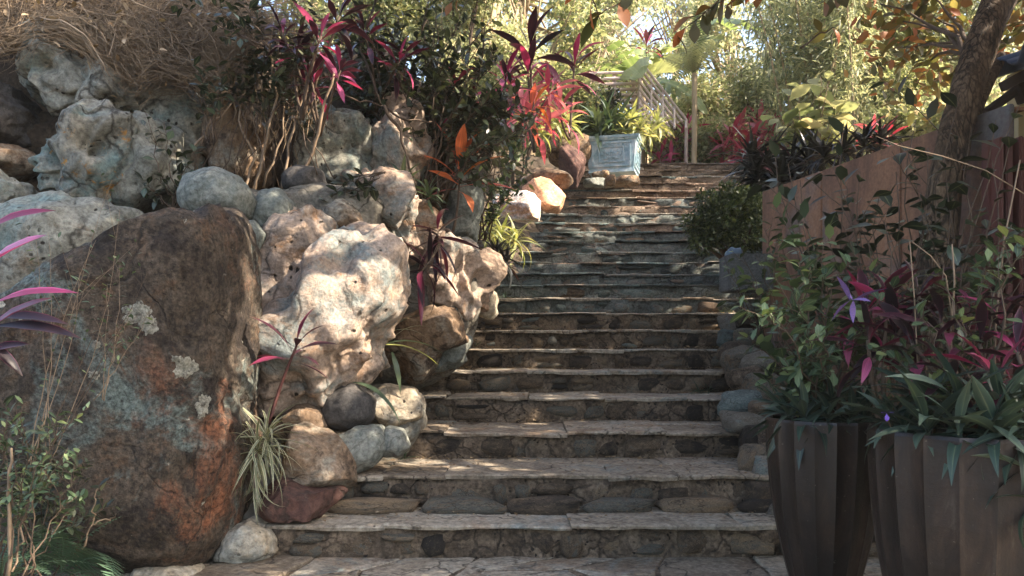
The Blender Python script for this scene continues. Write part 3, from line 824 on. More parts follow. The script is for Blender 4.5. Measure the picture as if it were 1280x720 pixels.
def rock(name, label, outline, d, thick, mt, sub=5, amp=0.05, freq=2.2, box=0.62, pits=0, pitr=0.16, pitd=0.12, facets=0, ridge=0.0, seed=1, group=None, warp=0.0, strata=0.0, cat='rock', scal=0.0, scs=4.0, fcut=(0.66, 0.88), rough=0.012, yexp=0.85):
    q = np.array(outline, float)
    c = (q.max(0) + q.min(0)) / 2
    # densify the outline and read its radius by angle
    dens = np.concatenate([q[i] + (q[(i + 1) % len(q)] - q[i]) * np.linspace(0, 1, 12, endpoint=False)[:, None] for i in range(len(q))])
    rel = (dens - c) * np.array([1, -1]) * d / F
    ang = np.arctan2(rel[:, 1], rel[:, 0]); rad = np.hypot(rel[:, 0], rel[:, 1])
    o = np.argsort(ang)
    V, Fc = ico(sub)
    phi = np.arctan2(V[:, 2], V[:, 0]); rho = np.hypot(V[:, 0], V[:, 2])
    R = np.interp(phi, ang[o], rad[o], period=2 * math.pi)
    R = (R + np.interp(phi + 0.09, ang[o], rad[o], period=2 * math.pi) + np.interp(phi - 0.09, ang[o], rad[o], period=2 * math.pi)) / 3
    rp = rho ** box
    p = np.stack([R * np.cos(phi) * rp, np.sign(V[:, 1]) * np.abs(V[:, 1]) ** yexp * thick, R * np.sin(phi) * rp], 1)
    r = np.random.default_rng(seed)
    sz = np.array([R.mean(), thick, R.mean()])
    for k in range(facets):
        nn = r.normal(size=3) * np.array([0.8, 1, 0.8]); nn[1] = -abs(nn[1]) if k % 3 else nn[1]; nn /= np.linalg.norm(nn)
        ext = (p @ nn).max()
        p -= nn[None] * (np.maximum(0, p @ nn - ext * r.uniform(*fcut)) * 0.92)[:, None]
    N = unit(p / sz[None] ** 2 + 1e-6)
    pw = p + warp * np.stack([noise(p * freq * .7 + 9, seed), noise(p * freq * .7 + 31, seed), noise(p * freq * .7 + 57, seed)], 1)
    disp = amp * fbm(pw * freq + seed * 3.3, seed, 5, 0.52)
    if ridge: disp += ridge * (0.35 - np.abs(fbm(pw * freq * 1.2 + seed * 5.1, seed + 40, 3)))
    if strata: disp += strata * np.sin(pw[:, 2] * 60 + 5 * noise(pw * 2.5, seed + 3)) * (0.4 + 0.6 * noise(pw * 3, seed + 7) ** 2)
    if scal:
        ww = pw * np.array([1, 1, 0.8]) + 0.12 * np.stack([noise(p * 5 + 3, seed), noise(p * 5 + 21, seed), noise(p * 5 + 47, seed)], 1)
        f1 = worley(ww * scs + seed * 1.7, seed)
        f2 = worley(ww * scs * 2.3 + seed * 2.7, seed + 5)
        disp += 0.8 * scal
        disp -= scal * (1 - np.minimum(1, f1 * 1.15) ** 2) + 0.3 * scal * (1 - np.minimum(1, f2 * 1.15) ** 2) * (noise(p * 3, seed + 9) > -0.1)
    if rough: disp += rough * (0.4 - np.abs(fbm(pw * 9, seed + 60, 4, 0.6)))
    p = p + N * disp[:, None]
    for k in range(pits):
        cc = p[r.integers(len(p))]
        if cc[1] > 0.1 * thick: continue
        dd = np.linalg.norm((p - cc) * np.array([1, 1, r.uniform(0.5, 1.3)]), axis=1)
        rr = pitr * r.uniform(0.25, 1.2)
        p = p - N * (pitd * r.uniform(0.5, 1.2) * (rr / pitr) * np.exp(-(dd / rr) ** 4))[:, None]
    ob = obj(name, mesh_np(name, p, Fc, mats=[M[mt]]), loc=P(c[0], c[1], d))
    return tag(ob, label, cat, group)

RG = 'rocks beside the steps'
rock('boulder', 'huge dark lichen-spotted boulder standing in front of the other rocks', [(20, 400), (62, 362), (106, 322), (122, 286), (188, 256), (240, 253), (294, 256), (308, 272), (308, 400), (311, 560), (304, 620), (285, 690), (240, 706), (150, 690), (105, 660), (70, 610), (28, 540)], 4.0, 0.5, 'boulder', 6, 0.035, 1.6, 0.36, yexp=0.6, facets=4, fcut=(0.8, 0.93), rough=0.032, ridge=0.035, seed=4, group=RG, cat='boulder')
M['lichen'] = rock_mat('pale_lichen', [(0.3, (0.2, 0.195, 0.155)), (0.5, (0.38, 0.37, 0.3)), (0.75, (0.52, 0.5, 0.42))], 14, [((0.1, 0.085, 0.065), 16, 0.53, 0.62)], 1.0, 90)
bo = bpy.data.objects['boulder']
bpy.context.view_layer.update()
rl = random.Random(3)
for px, py, rx, ry in [(226, 396, 17, 13), (238, 408, 11, 14), (214, 392, 6, 5), (277, 456, 11, 14), (270, 447, 6, 5), (182, 431, 6, 5), (181, 464, 7, 5), (211, 284, 10, 9), (236, 264, 24, 4), (292, 500, 7, 13)]:
    V, ok = [], True
    nr, na = 6, 44
    jit = [rl.uniform(-.13, .13) for _ in range(na)]
    ph = [rl.uniform(0, 6.28) for _ in range(4)]
    for a in range(nr + 1):
        for k in range(na):
            t = 2 * math.pi * k / na
            q = a / nr * (1 + 0.13 * math.sin(2 * t + ph[0]) + 0.1 * math.sin(5 * t + ph[1]) + 0.08 * math.sin(9 * t + ph[2]) + jit[k])
            w = P(px + rx * q * math.cos(t), py + ry * q * math.sin(t), 4.0)
            h, co, no, _ = bo.ray_cast(Vector((w.x, 2.6, w.z)) - bo.location, Vector((0, 1, 0)))
            if not h: ok = False; break
            V.append(co + no * ((0.003 + 0.003 * rl.random()) if a < nr - 1 else (0.0015 if a < nr else -0.003)))
        if not ok: break
    if not ok: continue
    Fc = [(a * na + k, a * na + (k + 1) % na, (a + 1) * na + (k + 1) % na, (a + 1) * na + k) for a in range(nr) for k in range(na)]
    obj('lichen', mesh_np('lichen', V, Fc, mats=[M['lichen']]), bo)
rock('slanted_rock', 'grey green slab of rock lying behind the huge dark boulder', [(-40, 290), (35, 240), (100, 252), (165, 262), (215, 268), (150, 330), (90, 400), (-10, 440), (-60, 400)], 4.75, 0.4, 'karst', 5, 0.05, 2.4, 0.7, facets=4, scal=0.05, scs=4, ridge=0.04, seed=9, group=RG)
rock('lichen_rock', 'grey rock with orange lichen patches and a dark hollow in its side', [(33, 212), (58, 186), (92, 168), (102, 147), (150, 140), (183, 150), (182, 185), (172, 225), (165, 258), (112, 268), (85, 235), (45, 238)], 5.0, 0.32, 'karst_lichen', 6, 0.05, 3.2, 0.62, pits=9, pitr=0.1, pitd=0.13, facets=4, scal=0.07, scs=4.5, ridge=0.05, seed=12, group=RG, warp=0.1)
rock('karst_rock', 'tall blue grey weathered rock just under the dry vines', [(24, 70), (38, 40), (58, 30), (80, 44), (90, 74), (118, 92), (128, 135), (112, 155), (85, 150), (62, 122), (40, 104)], 5.5, 0.3, 'karst', 6, 0.06, 3.2, 0.65, pits=7, pitr=0.1, pitd=0.12, scal=0.07, scs=4.5, ridge=0.07, seed=15, group=RG, warp=0.15)
rock('karst_rock', 'rounded blue grey rock right of the tall one under the vines', [(108, 112), (125, 80), (152, 76), (172, 106), (180, 140), (150, 156), (112, 148)], 5.45, 0.28, 'karst', 5, 0.05, 3.2, 0.68, scal=0.07, scs=4.5, ridge=0.05, seed=18, group=RG, warp=0.12)
rock('dark_rock', 'dark rock with rippled layers at the far left under the vines', [(-50, 120), (0, 108), (30, 118), (48, 150), (40, 182), (0, 190), (-50, 185)], 5.5, 0.35, 'darkspeck', 6, 0.04, 3, 0.7, strata=0.02, ridge=0.05, seed=21, group=RG, warp=0.1)
rock('rusty_rock', 'brown rock with a rust stain at the far left edge', [(-40, 185), (10, 178), (38, 190), (40, 212), (10, 222), (-40, 225)], 5.3, 0.25, 'ochre', 4, 0.05, 3, 0.7, ridge=0.04, seed=22, group=RG)
rock('grey_rock', 'plain grey rock at the left edge below the rust stained one', [(-40, 222), (5, 208), (36, 222), (44, 250), (30, 290), (-40, 300)], 5.0, 0.25, 'karst', 5, 0.05, 3, 0.7, ridge=0.04, seed=23, group=RG)
rock('dark_rock', 'dark grey rock right of the orange lichen rock', [(172, 170), (195, 148), (220, 170), (232, 215), (205, 255), (160, 262), (165, 215)], 5.2, 0.28, 'karst', 5, 0.06, 3.5, 0.65, scal=0.07, scs=4.5, ridge=0.07, facets=4, seed=25, group=RG, warp=0.1)
rock('upright_rock', 'upright grey rock half hidden by hanging vines', [(180, 115), (240, 112), (262, 140), (265, 210), (235, 235), (195, 200)], 5.7, 0.3, 'karst', 5, 0.06, 3, 0.6, scal=0.05, scs=4, ridge=0.07, seed=26, group=RG, warp=0.1)
rock('brown_rock', 'brown rock in the shade among the vine stems', [(255, 150), (300, 130), (330, 160), (335, 225), (290, 250), (258, 215)], 5.75, 0.3, 'ochre', 5, 0.06, 3, 0.6, scal=0.05, scs=4, ridge=0.06, seed=27, group=RG)
rock('round_boulder', 'smooth round grey boulder resting on top of the dark boulder corner', [(228, 248), (240, 222), (275, 212), (305, 222), (322, 250), (315, 274), (270, 284), (235, 272)], 4.75, 0.24, 'teal', 5, 0.025, 2, 0.85, seed=28, group=RG, cat='boulder')
rock('round_boulder', 'smaller smooth grey boulder beside the round one above the limestone', [(315, 262), (328, 238), (350, 234), (370, 252), (368, 282), (335, 300), (318, 288)], 4.9, 0.18, 'teal', 5, 0.025, 2.5, 0.85, seed=29, group=RG, cat='boulder')
rock('small_stone', 'small grey stone wedged between dark boulder and limestone', [(300, 282), (318, 276), (332, 292), (326, 316), (300, 312)], 4.65, 0.12, 'teal', 4, 0.02, 3, 0.8, seed=30, group=RG, cat='stone')
rock('dark_stone', 'black green stone in the shade at the foot of the leafless stems', [(355, 222), (375, 208), (402, 214), (410, 236), (385, 248), (358, 242)], 5.3, 0.2, 'darkspeck', 4, 0.03, 3, 0.8, seed=31, group=RG, cat='stone')
rock('limestone_rock', 'grey topped pale limestone hump behind the big lit limestone', [(312, 335), (335, 290), (372, 262), (405, 257), (428, 285), (432, 350), (405, 420), (315, 425)], 4.95, 0.36, 'limestone', 6, 0.05, 2.6, 0.65, pits=9, pitr=0.08, pitd=0.07, scal=0.085, scs=3.6, ridge=0.05, seed=33, group=RG, warp=0.15)
rock('limestone_rock', 'biggest pale holed limestone rock with sun patches beside the dark boulder', [(300, 430), (335, 402), (378, 380), (388, 330), (402, 298), (440, 287), (482, 300), (510, 325), (512, 355), (494, 392), (480, 425), (470, 462), (435, 490), (395, 515), (340, 532), (308, 515)], 4.72, 0.42, 'limestone', 6, 0.06, 2.3, 0.62, pits=14, pitr=0.12, pitd=0.11, facets=2, scal=0.12, scs=2.7, ridge=0.05, seed=35, group=RG, warp=0.2)
rock('ochre_stone', 'ochre brown stone wedged above the biggest limestone', [(402, 262), (425, 250), (452, 262), (472, 292), (460, 308), (425, 300)], 5.05, 0.2, 'ochre', 5, 0.035, 3, 0.7, facets=4, seed=37, group=RG, cat='stone')
rock('limestone_rock', 'pale broken limestone under the dark leafy shrub', [(405, 238), (440, 215), (500, 230), (545, 250), (560, 290), (530, 318), (480, 305), (440, 290)], 5.6, 0.38, 'limestone', 6, 0.07, 2.8, 0.62, pits=16, pitr=0.1, pitd=0.1, facets=6, scal=0.085, scs=3.6, ridge=0.09, seed=39, group=RG, warp=0.2)
rock('limestone_rock', 'tan limestone rock jutting towards the middle steps', [(508, 312), (530, 288), (565, 298), (595, 305), (620, 340), (614, 370), (596, 398), (560, 408), (525, 395), (500, 355)], 5.95, 0.38, 'limestone', 6, 0.06, 2.8, 0.62, pits=14, pitr=0.1, pitd=0.09, facets=5, scal=0.085, scs=3.6, ridge=0.08, seed=41, group=RG, warp=0.15)
rock('upright_rock', 'blue grey upright rock behind the tan limestone', [(555, 250), (570, 228), (592, 230), (602, 262), (598, 305), (560, 305)], 6.4, 0.25, 'teal', 5, 0.04, 3, 0.65, facets=5, scal=0.05, scs=4, ridge=0.04, seed=42, group=RG)
rock('karst_wall_rock', 'grey fluted rock face in the shade behind the shrub stems', [(372, 150), (400, 125), (440, 128), (470, 150), (478, 215), (440, 250), (395, 245), (372, 215)], 6.0, 0.3, 'karst', 6, 0.06, 2.4, 0.6, pits=6, pitr=0.14, pitd=0.16, scal=0.085, scs=3.6, ridge=0.09, seed=43, group=RG, warp=0.2)
rock('karst_wall_rock', 'pale fluted rock face catching slivers of sun behind the shrub', [(455, 160), (490, 125), (525, 140), (535, 200), (520, 250), (465, 250)], 6.1, 0.3, 'limestone', 6, 0.06, 2.6, 0.6, scal=0.085, scs=3.6, ridge=0.09, seed=44, group=RG, warp=0.2, pits=5)
rock('under_rock', 'brown shaded rock below the tan limestone next to the steps', [(478, 410), (520, 392), (560, 402), (575, 430), (560, 462), (505, 475), (475, 452)], 5.6, 0.3, 'ochre', 5, 0.08, 3, 0.5, facets=9, fcut=(0.5, 0.85), scal=0.05, scs=4, ridge=0.07, seed=45, group=RG)
rock('teal_rock', 'blue grey rock at the left end of the fifth step', [(528, 455), (548, 425), (578, 412), (592, 425), (580, 452), (545, 466)], 5.85, 0.2, 'teal', 5, 0.04, 3, 0.65, facets=4, ridge=0.04, seed=46, group=RG)
rock('wedge_stone', 'pale wedge stone at the end of the eighth step', [(592, 385), (605, 362), (620, 368), (622, 392), (606, 402)], 6.8, 0.16, 'tan', 4, 0.03, 3, 0.7, facets=4, seed=47, group=RG, cat='stone')
rock('tan_boulder', 'rounded tan boulder at the left end of the third step', [(458, 492), (480, 478), (520, 484), (536, 505), (532, 525), (500, 535), (465, 522)], 5.0, 0.24, 'tan', 5, 0.03, 2.5, 0.72, facets=4, seed=48, group=RG, cat='boulder')
rock('speckled_stone', 'dark speckled round stone under the limestone', [(398, 515), (412, 490), (440, 483), (465, 500), (466, 525), (440, 540), (408, 537)], 4.62, 0.18, 'darkspeck', 5, 0.025, 2.5, 0.8, seed=49, group=RG, cat='stone')
rock('grey_stone', 'larger blue grey stone set in cement beside the third step', [(420, 548), (445, 532), (478, 532), (485, 558), (470, 580), (440, 592), (420, 575)], 4.5, 0.16, 'teal', 5, 0.025, 2.5, 0.8, seed=50, group=RG, cat='stone')
rock('grey_stone', 'smaller blue grey stone set in cement against the step end', [(474, 545), (486, 530), (505, 536), (514, 558), (500, 573), (478, 572)], 4.55, 0.13, 'teal', 4, 0.02, 2.5, 0.8, seed=51, group=RG, cat='stone')
rock('brown_wedge_stone', 'wedge shaped brown stone above the dark red stone', [(325, 590), (345, 550), (375, 527), (415, 540), (440, 580), (444, 612), (400, 612), (350, 605)], 4.22, 0.22, 'ochre', 5, 0.03, 2.5, 0.5, facets=9, fcut=(0.5, 0.8), seed=52, group=RG, cat='stone')
rock('red_stone', 'dark red angular stone lying on the first step', [(325, 610), (350, 592), (400, 608), (438, 612), (436, 636), (400, 650), (345, 656), (326, 640)], 4.1, 0.22, 'redrock', 5, 0.03, 2.5, 0.5, facets=8, fcut=(0.55, 0.85), seed=53, group=RG, cat='stone')
rock('brown_stone', 'small brown stone between the limestone foot and speckled stone', [(345, 528), (380, 508), (402, 512), (408, 532), (385, 545), (355, 545)], 4.5, 0.14, 'ochre', 4, 0.03, 3, 0.7, facets=3, seed=54, group=RG, cat='stone')
rock('ledge_rock', 'narrow grey brown ledge of rock under the limestone belly', [(392, 500), (430, 462), (472, 440), (482, 455), (460, 480), (420, 510)], 4.75, 0.16, 'limestone', 5, 0.03, 3, 0.65, pits=5, pitr=.04, pitd=.03, facets=3, seed=55, group=RG)
rock('foot_stone', 'cement grey stone at the foot of the dark boulder', [(268, 700), (285, 660), (320, 640), (352, 660), (350, 690), (310, 705)], 4.0, 0.2, 'tan', 5, 0.03, 3, 0.7, seed=56, group=RG, cat='stone')
rock('foot_stone', 'tan flat stone at the bottom edge in front of the ferns', [(150, 725), (175, 702), (225, 700), (250, 712), (245, 740), (170, 745)], 3.72, 0.16, 'tan', 5, 0.03, 3, 0.7, seed=57, group=RG, cat='stone')
FILL = 'cement between the rocks'
rock('cement_fill', 'pale cement smeared between the small stones beside the lowest steps', [(330, 560), (380, 505), (470, 480), (535, 520), (505, 575), (470, 600), (455, 650), (350, 665)], 5.1, 0.28, 'cement', 5, 0.025, 3, 0.7, seed=141, group=FILL, cat='cement')
rock('cement_fill', 'grey cement under the tan limestone beside the middle steps', [(440, 330), (530, 300), (600, 320), (605, 400), (575, 460), (500, 490), (440, 470)], 6.0, 0.32, 'cement', 5, 0.06, 3, 0.7, seed=142, group=FILL, cat='cement')
rock('cement_fill', 'rough cement bank under the round grey boulders', [(225, 270), (300, 245), (400, 230), (480, 240), (480, 330), (330, 350), (240, 320)], 5.25, 0.3, 'cement', 5, 0.06, 3, 0.7, seed=143, group=FILL, cat='cement')
rock('cement_fill', 'dark fill standing in for the shaded hollows behind the orange lichen rock', [(-60, 200), (40, 150), (190, 170), (240, 220), (230, 300), (-60, 330)], 5.75, 0.3, 'earth', 5, 0.08, 3, 0.7, ridge=0.06, seed=144, group=FILL, cat='cement')  # earth-dark colour stands in for deep shade between the rocks
RF = 'rocks near the top of the steps'
rock('white_rock', 'white sunlit slanting rock left of the upper steps', [(618, 248), (632, 232), (655, 238), (685, 262), (680, 275), (645, 277), (622, 268)], 9.4, 0.35, 'whiterock', 5, 0.04, 2, 0.5, facets=10, fcut=(0.45, 0.8), seed=60, group=RF)
rock('orange_rock', 'orange and white rock lit by sun behind the white one', [(648, 232), (672, 220), (700, 222), (708, 240), (700, 265), (680, 262), (660, 245)], 9.8, 0.32, 'orangerock', 5, 0.04, 2, 0.5, facets=10, fcut=(0.45, 0.8), seed=61, group=RF)
rock('brown_boulder', 'brown rounded boulder behind the orange rock', [(648, 222), (665, 206), (700, 208), (716, 225), (705, 240), (660, 238)], 10.2, 0.3, 'ochre', 5, 0.04, 2, 0.5, facets=8, fcut=(0.5, 0.85), seed=62, group=RF, cat='boulder')
rock('slab_rock', 'brown leaning slab left of the blue planter', [(696, 192), (712, 178), (730, 195), (735, 225), (715, 238), (700, 225)], 10.8, 0.3, 'redrock', 5, 0.05, 2, 0.5, facets=10, fcut=(0.45, 0.8), seed=63, group=RF)
rock('dark_slab_rock', 'dark upright rock directly behind the leaning slab', [(680, 175), (700, 165), (735, 172), (738, 200), (715, 215), (685, 205)], 11.6, 0.3, 'ochre', 4, 0.05, 2, 0.6, facets=6, seed=64, group=RF)
for k, (lb, q, d) in enumerate([('teal block stone under the planter corner', [(728, 224), (757, 222), (758, 233), (729, 234)], 11.2), ('brown long stone under the front of the planter', [(764, 222), (800, 219), (802, 231), (766, 233)], 11.15), ('little stone between the teal block and long stone', [(756, 221), (768, 220), (768, 232), (757, 233)], 11.0), ('rounded brown stone behind planter stones', [(740, 216), (760, 214), (762, 222), (742, 224)], 11.35)]):
    rock('footing_stone', lb, q, d, 0.14, 'teal' if k == 0 else 'ochre', 4, 0.02, 4, 0.55, facets=3, seed=70 + k, group='stones under the blue planter', cat='stone')
# ------------------------------------------------------------------ right side: side wall stones, steel wall, pots
sw = thing('stone_edging', (1.6, 4.6, 0), 'stacked grey and tan stones edging the right end of the lower steps', 'stone edging')
rs = np.random.default_rng(31)
ST2 = [stone_mesh('edging', 300 + i, M[('stone', 'cement', 'stone', 'mortar', 'stone', 'stone_teal')[i]], sub=3, boxy=0.48, amp=0.14) for i in range(6)]
spots = [(928, 452, 5.7, 40, 30), (950, 455, 5.5, 36, 30), (918, 440, 6.2, 30, 24), (930, 478, 5.4, 46, 30), (955, 486, 5.2, 40, 34), (928, 505, 5.1, 44, 28), (955, 520, 4.95, 44, 34), (933, 530, 4.85, 46, 26), (945, 548, 4.7, 40, 28), (960, 555, 4.6, 40, 34), (945, 575, 4.5, 42, 34), (965, 592, 4.4, 46, 44), (958, 620, 4.25, 46, 32), (985, 640, 4.15, 50, 40), (975, 565, 4.55, 40, 40), (985, 600, 4.4, 50, 40), (1000, 655, 4.1, 60, 60), (915, 425, 6.6, 28, 22), (935, 425, 6.4, 30, 24), (918, 405, 7.0, 26, 20), (935, 400, 6.9, 26, 24)]
for k, (px, py, d, w, h) in enumerate(spots):
    p = P(px, py, d + 0.12) - sw.location
    obj('stone', ST2[k % 6], sw, M=Matrix.Translation(p) @ Euler((rs.uniform(-.2, .2), rs.uniform(-.2, .2), rs.uniform(-.5, .5))).to_matrix().to_4x4() @ Matrix.Diagonal((w * d / F * rs.uniform(1.0, 1.5), 0.3, h * d / F * rs.uniform(1.0, 1.35), 1)))

# corten
m, nt, b, out = new_mat('rusty_steel')
vec, ornd = coords(nt)
mp = nd(nt, 'ShaderNodeMapping'); mp.inputs['Scale'].default_value = (2.4, 2.4, 0.5)
nt.links.new(vec, mp.inputs[0])
n1 = noise_n(nt, mp.outputs[0], 1.5, 8, 0.65)
c = ramp(nt, n1, [(0.3, (0.09, 0.05, 0.034)), (0.48, (0.2, 0.105, 0.062)), (0.6, (0.3, 0.155, 0.085)), (0.75, (0.3, 0.19, 0.13))])
c = mix(nt, ramp(nt, noise_n(nt, vec, 1.1, 6, 0.6), [(0.54, 0.0), (0.68, 0.8)]), c, (0.13, 0.14, 0.145))
c = mix(nt, 1.0, c, ramp(nt, noise_n(nt, vec, 40, 4, 0.7), [(0.3, 0.7), (0.7, 1.25)]), 'MULTIPLY')
nt.links.new(c, b.inputs['Base Color']); b.inputs['Roughness'].default_value = 0.75
bp = nt.nodes.new('ShaderNodeBump'); bp.inputs['Strength'].default_value = 0.3; bp.inputs['Distance'].default_value = 0.01
nt.links.new(noise_n(nt, vec, 25, 8, 0.7), bp.inputs['Height']); nt.links.new(bp.outputs[0], b.inputs['Normal'])
M['corten'] = m
cw = thing('steel_wall', (WALL_A + WALL_B) / 2, 'long rusty brown sheet steel wall beside the right of the steps', 'steel wall')
dirw = (WALL_B - WALL_A).normalized(); Lw = (WALL_B - WALL_A).length
Rw = Matrix.Rotation(math.atan2(dirw.y, dirw.x), 3, 'Z')
for k in range(3):
    a, e = Lw * k / 3 + 0.004, Lw * (k + 1) / 3 - 0.004
    mb = MB(); mb.box(WALL_A + dirw * ((a + e) / 2) + Vector((0, 0, 1.1)), (e - a, 0.03, 2.58), Rw, 0.006)
    mb.build('panel', M['corten'], cw)
mb = MB(); mb.box(WALL_A + dirw * (Lw / 2) + Vector((0.05, 0, 2.365)) , (Lw * .99, 0.06, 0.02), Rw); mb.build('top_flange', M['corten'], cw)
M['redsteel'] = plain_mat('dark_red_steel', [(0.3, (0.06, 0.022, 0.018)), (0.6, (0.12, 0.04, 0.03)), (0.8, (0.19, 0.09, 0.06))], 5, 0.6, bump=0.15, squash=(1, 1, 0.2))
gp = thing('steel_post', P(1262, 430, 4.28).xy.to_3d(), 'dark red ribbed steel post at the near end of the rusty wall', 'post')
x0, x1 = P(1238, 0, 4.28).x, P(1300, 0, 4.28).x
mb = MB(); mb.box(((x0 + x1) / 2, 4.33, 1.03), (x1 - x0, 0.06, 2.25)); mb.build('back_plate', M['redsteel'], gp)
for k in range(5):
    mb = MB(); xx = x0 + (x1 - x0) * (k + 0.5) / 5
    mb.box((xx, 4.27, 1.03 + 0.002 * k), ((x1 - x0) / 5 * (0.7 if k % 2 else 0.4), 0.06 if k % 2 else 0.1, 2.25), None, 0.006)
    mb.build('rib', M['redsteel'], gp)

# fluted pots
m, nt, b, out = new_mat('dark_bronze_pot')
vec, _ = coords(nt)
mp = nd(nt, 'ShaderNodeMapping'); mp.inputs['Scale'].default_value = (1.6, 1.6, 0.45); nt.links.new(vec, mp.inputs[0])
n1 = noise_n(nt, mp.outputs[0], 4, 10, 0.72, 0.6)
c = ramp(nt, n1, [(0.3, (0.004, 0.003, 0.0025)), (0.48, (0.01, 0.0065, 0.005)), (0.58, (0.026, 0.015, 0.01)), (0.72, (0.075, 0.06, 0.044))])
c = mix(nt, ramp(nt, noise_n(nt, vec, 50, 3, .6), [(0.7, 0.0), (0.74, 0.6)]), c, (0.3, 0.27, 0.22))
nt.links.new(c, b.inputs['Base Color']); b.inputs['Roughness'].default_value = 0.42; b.inputs['Specular IOR Level'].default_value = 0.5
bp = nt.nodes.new('ShaderNodeBump'); bp.inputs['Strength'].default_value = 0.35; bp.inputs['Distance'].default_value = 0.008
nt.links.new(noise_n(nt, vec, 45, 8, 0.7), bp.inputs['Height']); nt.links.new(bp.outputs[0], b.inputs['Normal'])
M['pot'] = m
def pot(cx, cy, r, h, label, nfl, keep=0.0):
    t = thing('fluted_pot', (cx, cy, 0), label, 'planter', 'fluted pots')
    prof = [(0.0, 0.52), (0.02, 0.55), (0.12, 0.64), (0.28, 0.76), (0.45, 0.865), (0.62, 0.935), (0.8, 0.98), (0.93, 1.0), (0.985, 1.0), (1.0, 0.985), (1.0, 0.94), (0.9, 0.92)]
    prof = [(z, q + (1 - q) * keep * (z < 0.9)) for z, q in prof]
    na = nfl * 8
    V = []
    for z, q in prof:
        for k in range(na):
            a = 2 * math.pi * k / na
            f = (k % 8) / 8
            fl = 1 + 0.036 * (abs(f - 0.5) * 2) ** 1.8 - (0.0 if k % 8 else -0.004)
            V.append((r * q * fl * math.cos(a), r * q * fl * math.sin(a), h * z))
    idx = np.arange(len(prof) * na).reshape(len(prof), na)
    Fq = np.stack([idx[:-1].ravel(), np.roll(idx, -1, 1)[:-1].ravel(), np.roll(idx, -1, 1)[1:].ravel(), idx[1:].ravel()], 1)
    obj('pot_wall', mesh_np('pot_wall', V, Fq, smooth=False, mats=[M['pot']]), t)
    mb = MB(); mb.tube([(cx, cy, h * 0.9), (cx, cy, h * 0.93)], r * 0.93, 24); mb.build('soil', M['mortar'], t)
    return t
POT1, POT2 = (1.335, 3.42, 0.232, 0.745), (1.60, 2.78, 0.325, 0.765)
pot(*POT1, 'slimmer dark fluted metal pot nearer the steps', 18)
pot(*POT2, 'wide dark fluted metal pot at the bottom right corner', 20, 0.35)

# granite box planter and blue stone
gb = thing('stone_box_planter', P(932, 364, 6.7), 'dark speckled square stone planter at the right of the middle steps', 'planter')
c0 = P(932, 364, 6.9)
for dx, dy, sx, sy in ((0, -0.16, 0.36, 0.05), (0, 0.16, 0.36, 0.05), (-0.155, 0, 0.05, 0.27), (0.155, 0, 0.05, 0.27)):
    mb = MB(); mb.box(c0 + Vector((dx, dy, 0.15)), (sx, sy, 0.31), None, 0.008); mb.build('side', M['cutstone'], gb)
mb = MB(); mb.box(c0 + Vector((0, 0, 0.13)), (0.26, 0.26, 0.22)); mb.build('soil', M['mortar'], gb)
M['bluestone'] = plain_mat('blue_glazed_stone', [(0.3, (0.05, 0.09, 0.14)), (0.7, (0.12, 0.19, 0.25))], 6, 0.4)
mb = MB(); cc = P(918, 324, 6.95)
q = bmesh.new(); bmesh.ops.create_icosphere(q, subdivisions=3, radius=1)
for v in q.verts:
    v.co = Vector((math.copysign(abs(v.co.x) ** .6, v.co.x) * 0.075, math.copysign(abs(v.co.y) ** .6, v.co.y) * .07, math.copysign(abs(v.co.z) ** .6, v.co.z) * 0.1)) * (1 + 0.08 * math.sin(9 * v.co.x + 4))
q.verts.index_update(); mb.add([v.co + cc for v in q.verts], [[v.index for v in f.verts] for f in q.faces]); q.free()
tag(mb.build('blue_stone', M['bluestone'], None, True, cc), 'blue stone block sitting on the granite planter', 'stone')

# house corner on the right
M['rooftile'] = plain_mat('blue_grey_tile', [(0.3, (0.06, 0.09, 0.15)), (0.7, (0.14, 0.19, 0.28))], 5, 0.4)
M['darkwood'] = plain_mat('dark_timber', [(0.3, (0.02, 0.015, 0.012)), (0.7, (0.06, 0.045, 0.035))], 6, 0.6, squash=(.3, 1, 1))
M['yellowwall'] = plain_mat('pale_yellow_wall', [(0.3, (0.42, 0.34, 0.18)), (0.7, (0.52, 0.44, 0.26))], 3, 0.9)
hs = thing('small_house', (3.6, 4.0, 1.2), 'small yellow house with dark eaves and blue grey roof tiles at the right edge', 'house')
mb = MB(); mb.box((5.2, 3.6, 1.55), (3.6, 2.4, 3.3)); mb.build('wall', M['yellowwall'], hs)
A = P(1240, 92, 5.0); B = A + Vector((1.9, 0.0, 0.72))
sl_dir = (B - A).normalized()
for k in range(11):                       # tile rows running up the slope, one behind the other
    y = A.y - 0.02 - k * 0.27
    mb = MB()
    for s in range(9):
        a = A + sl_dir * (0.235 * s) + Vector((0, y - A.y, 0.012 * 1))
        e = a + sl_dir * 0.26 + Vector((0, 0, 0.006))
        nrm = Vector((-sl_dir.z, 0, sl_dir.x))
        V = []
        for pt, lift in ((a, 0.02), (e, 0.0)):
            for j in range(9):
                g = j / 8
                V.append(pt + Vector((0, g * 0.27 - 0.135, 0)) + nrm * (lift + 0.05 * math.sin(math.pi * 2 * g) * 0.8))
            for j in range(9):
                g = j / 8
                V.append(pt + Vector((0, g * 0.27 - 0.135, 0)) + nrm * (lift - 0.02 + 0.05 * math.sin(math.pi * 2 * g) * 0.8))
        Fc = []
        for j in range(8):
            Fc += [(j, j + 1, 18 + j + 1, 18 + j), (9 + j, 27 + j, 27 + j + 1, 9 + j + 1), (j, 9 + j, 9 + j + 1, j + 1), (18 + j, 18 + j + 1, 27 + j + 1, 27 + j)]
        Fc += [(0, 18, 27, 9), (8, 17, 35, 26)]
        mb.add(V, Fc)
    mb.build('roof_tile_row', M['rooftile'], hs, True)
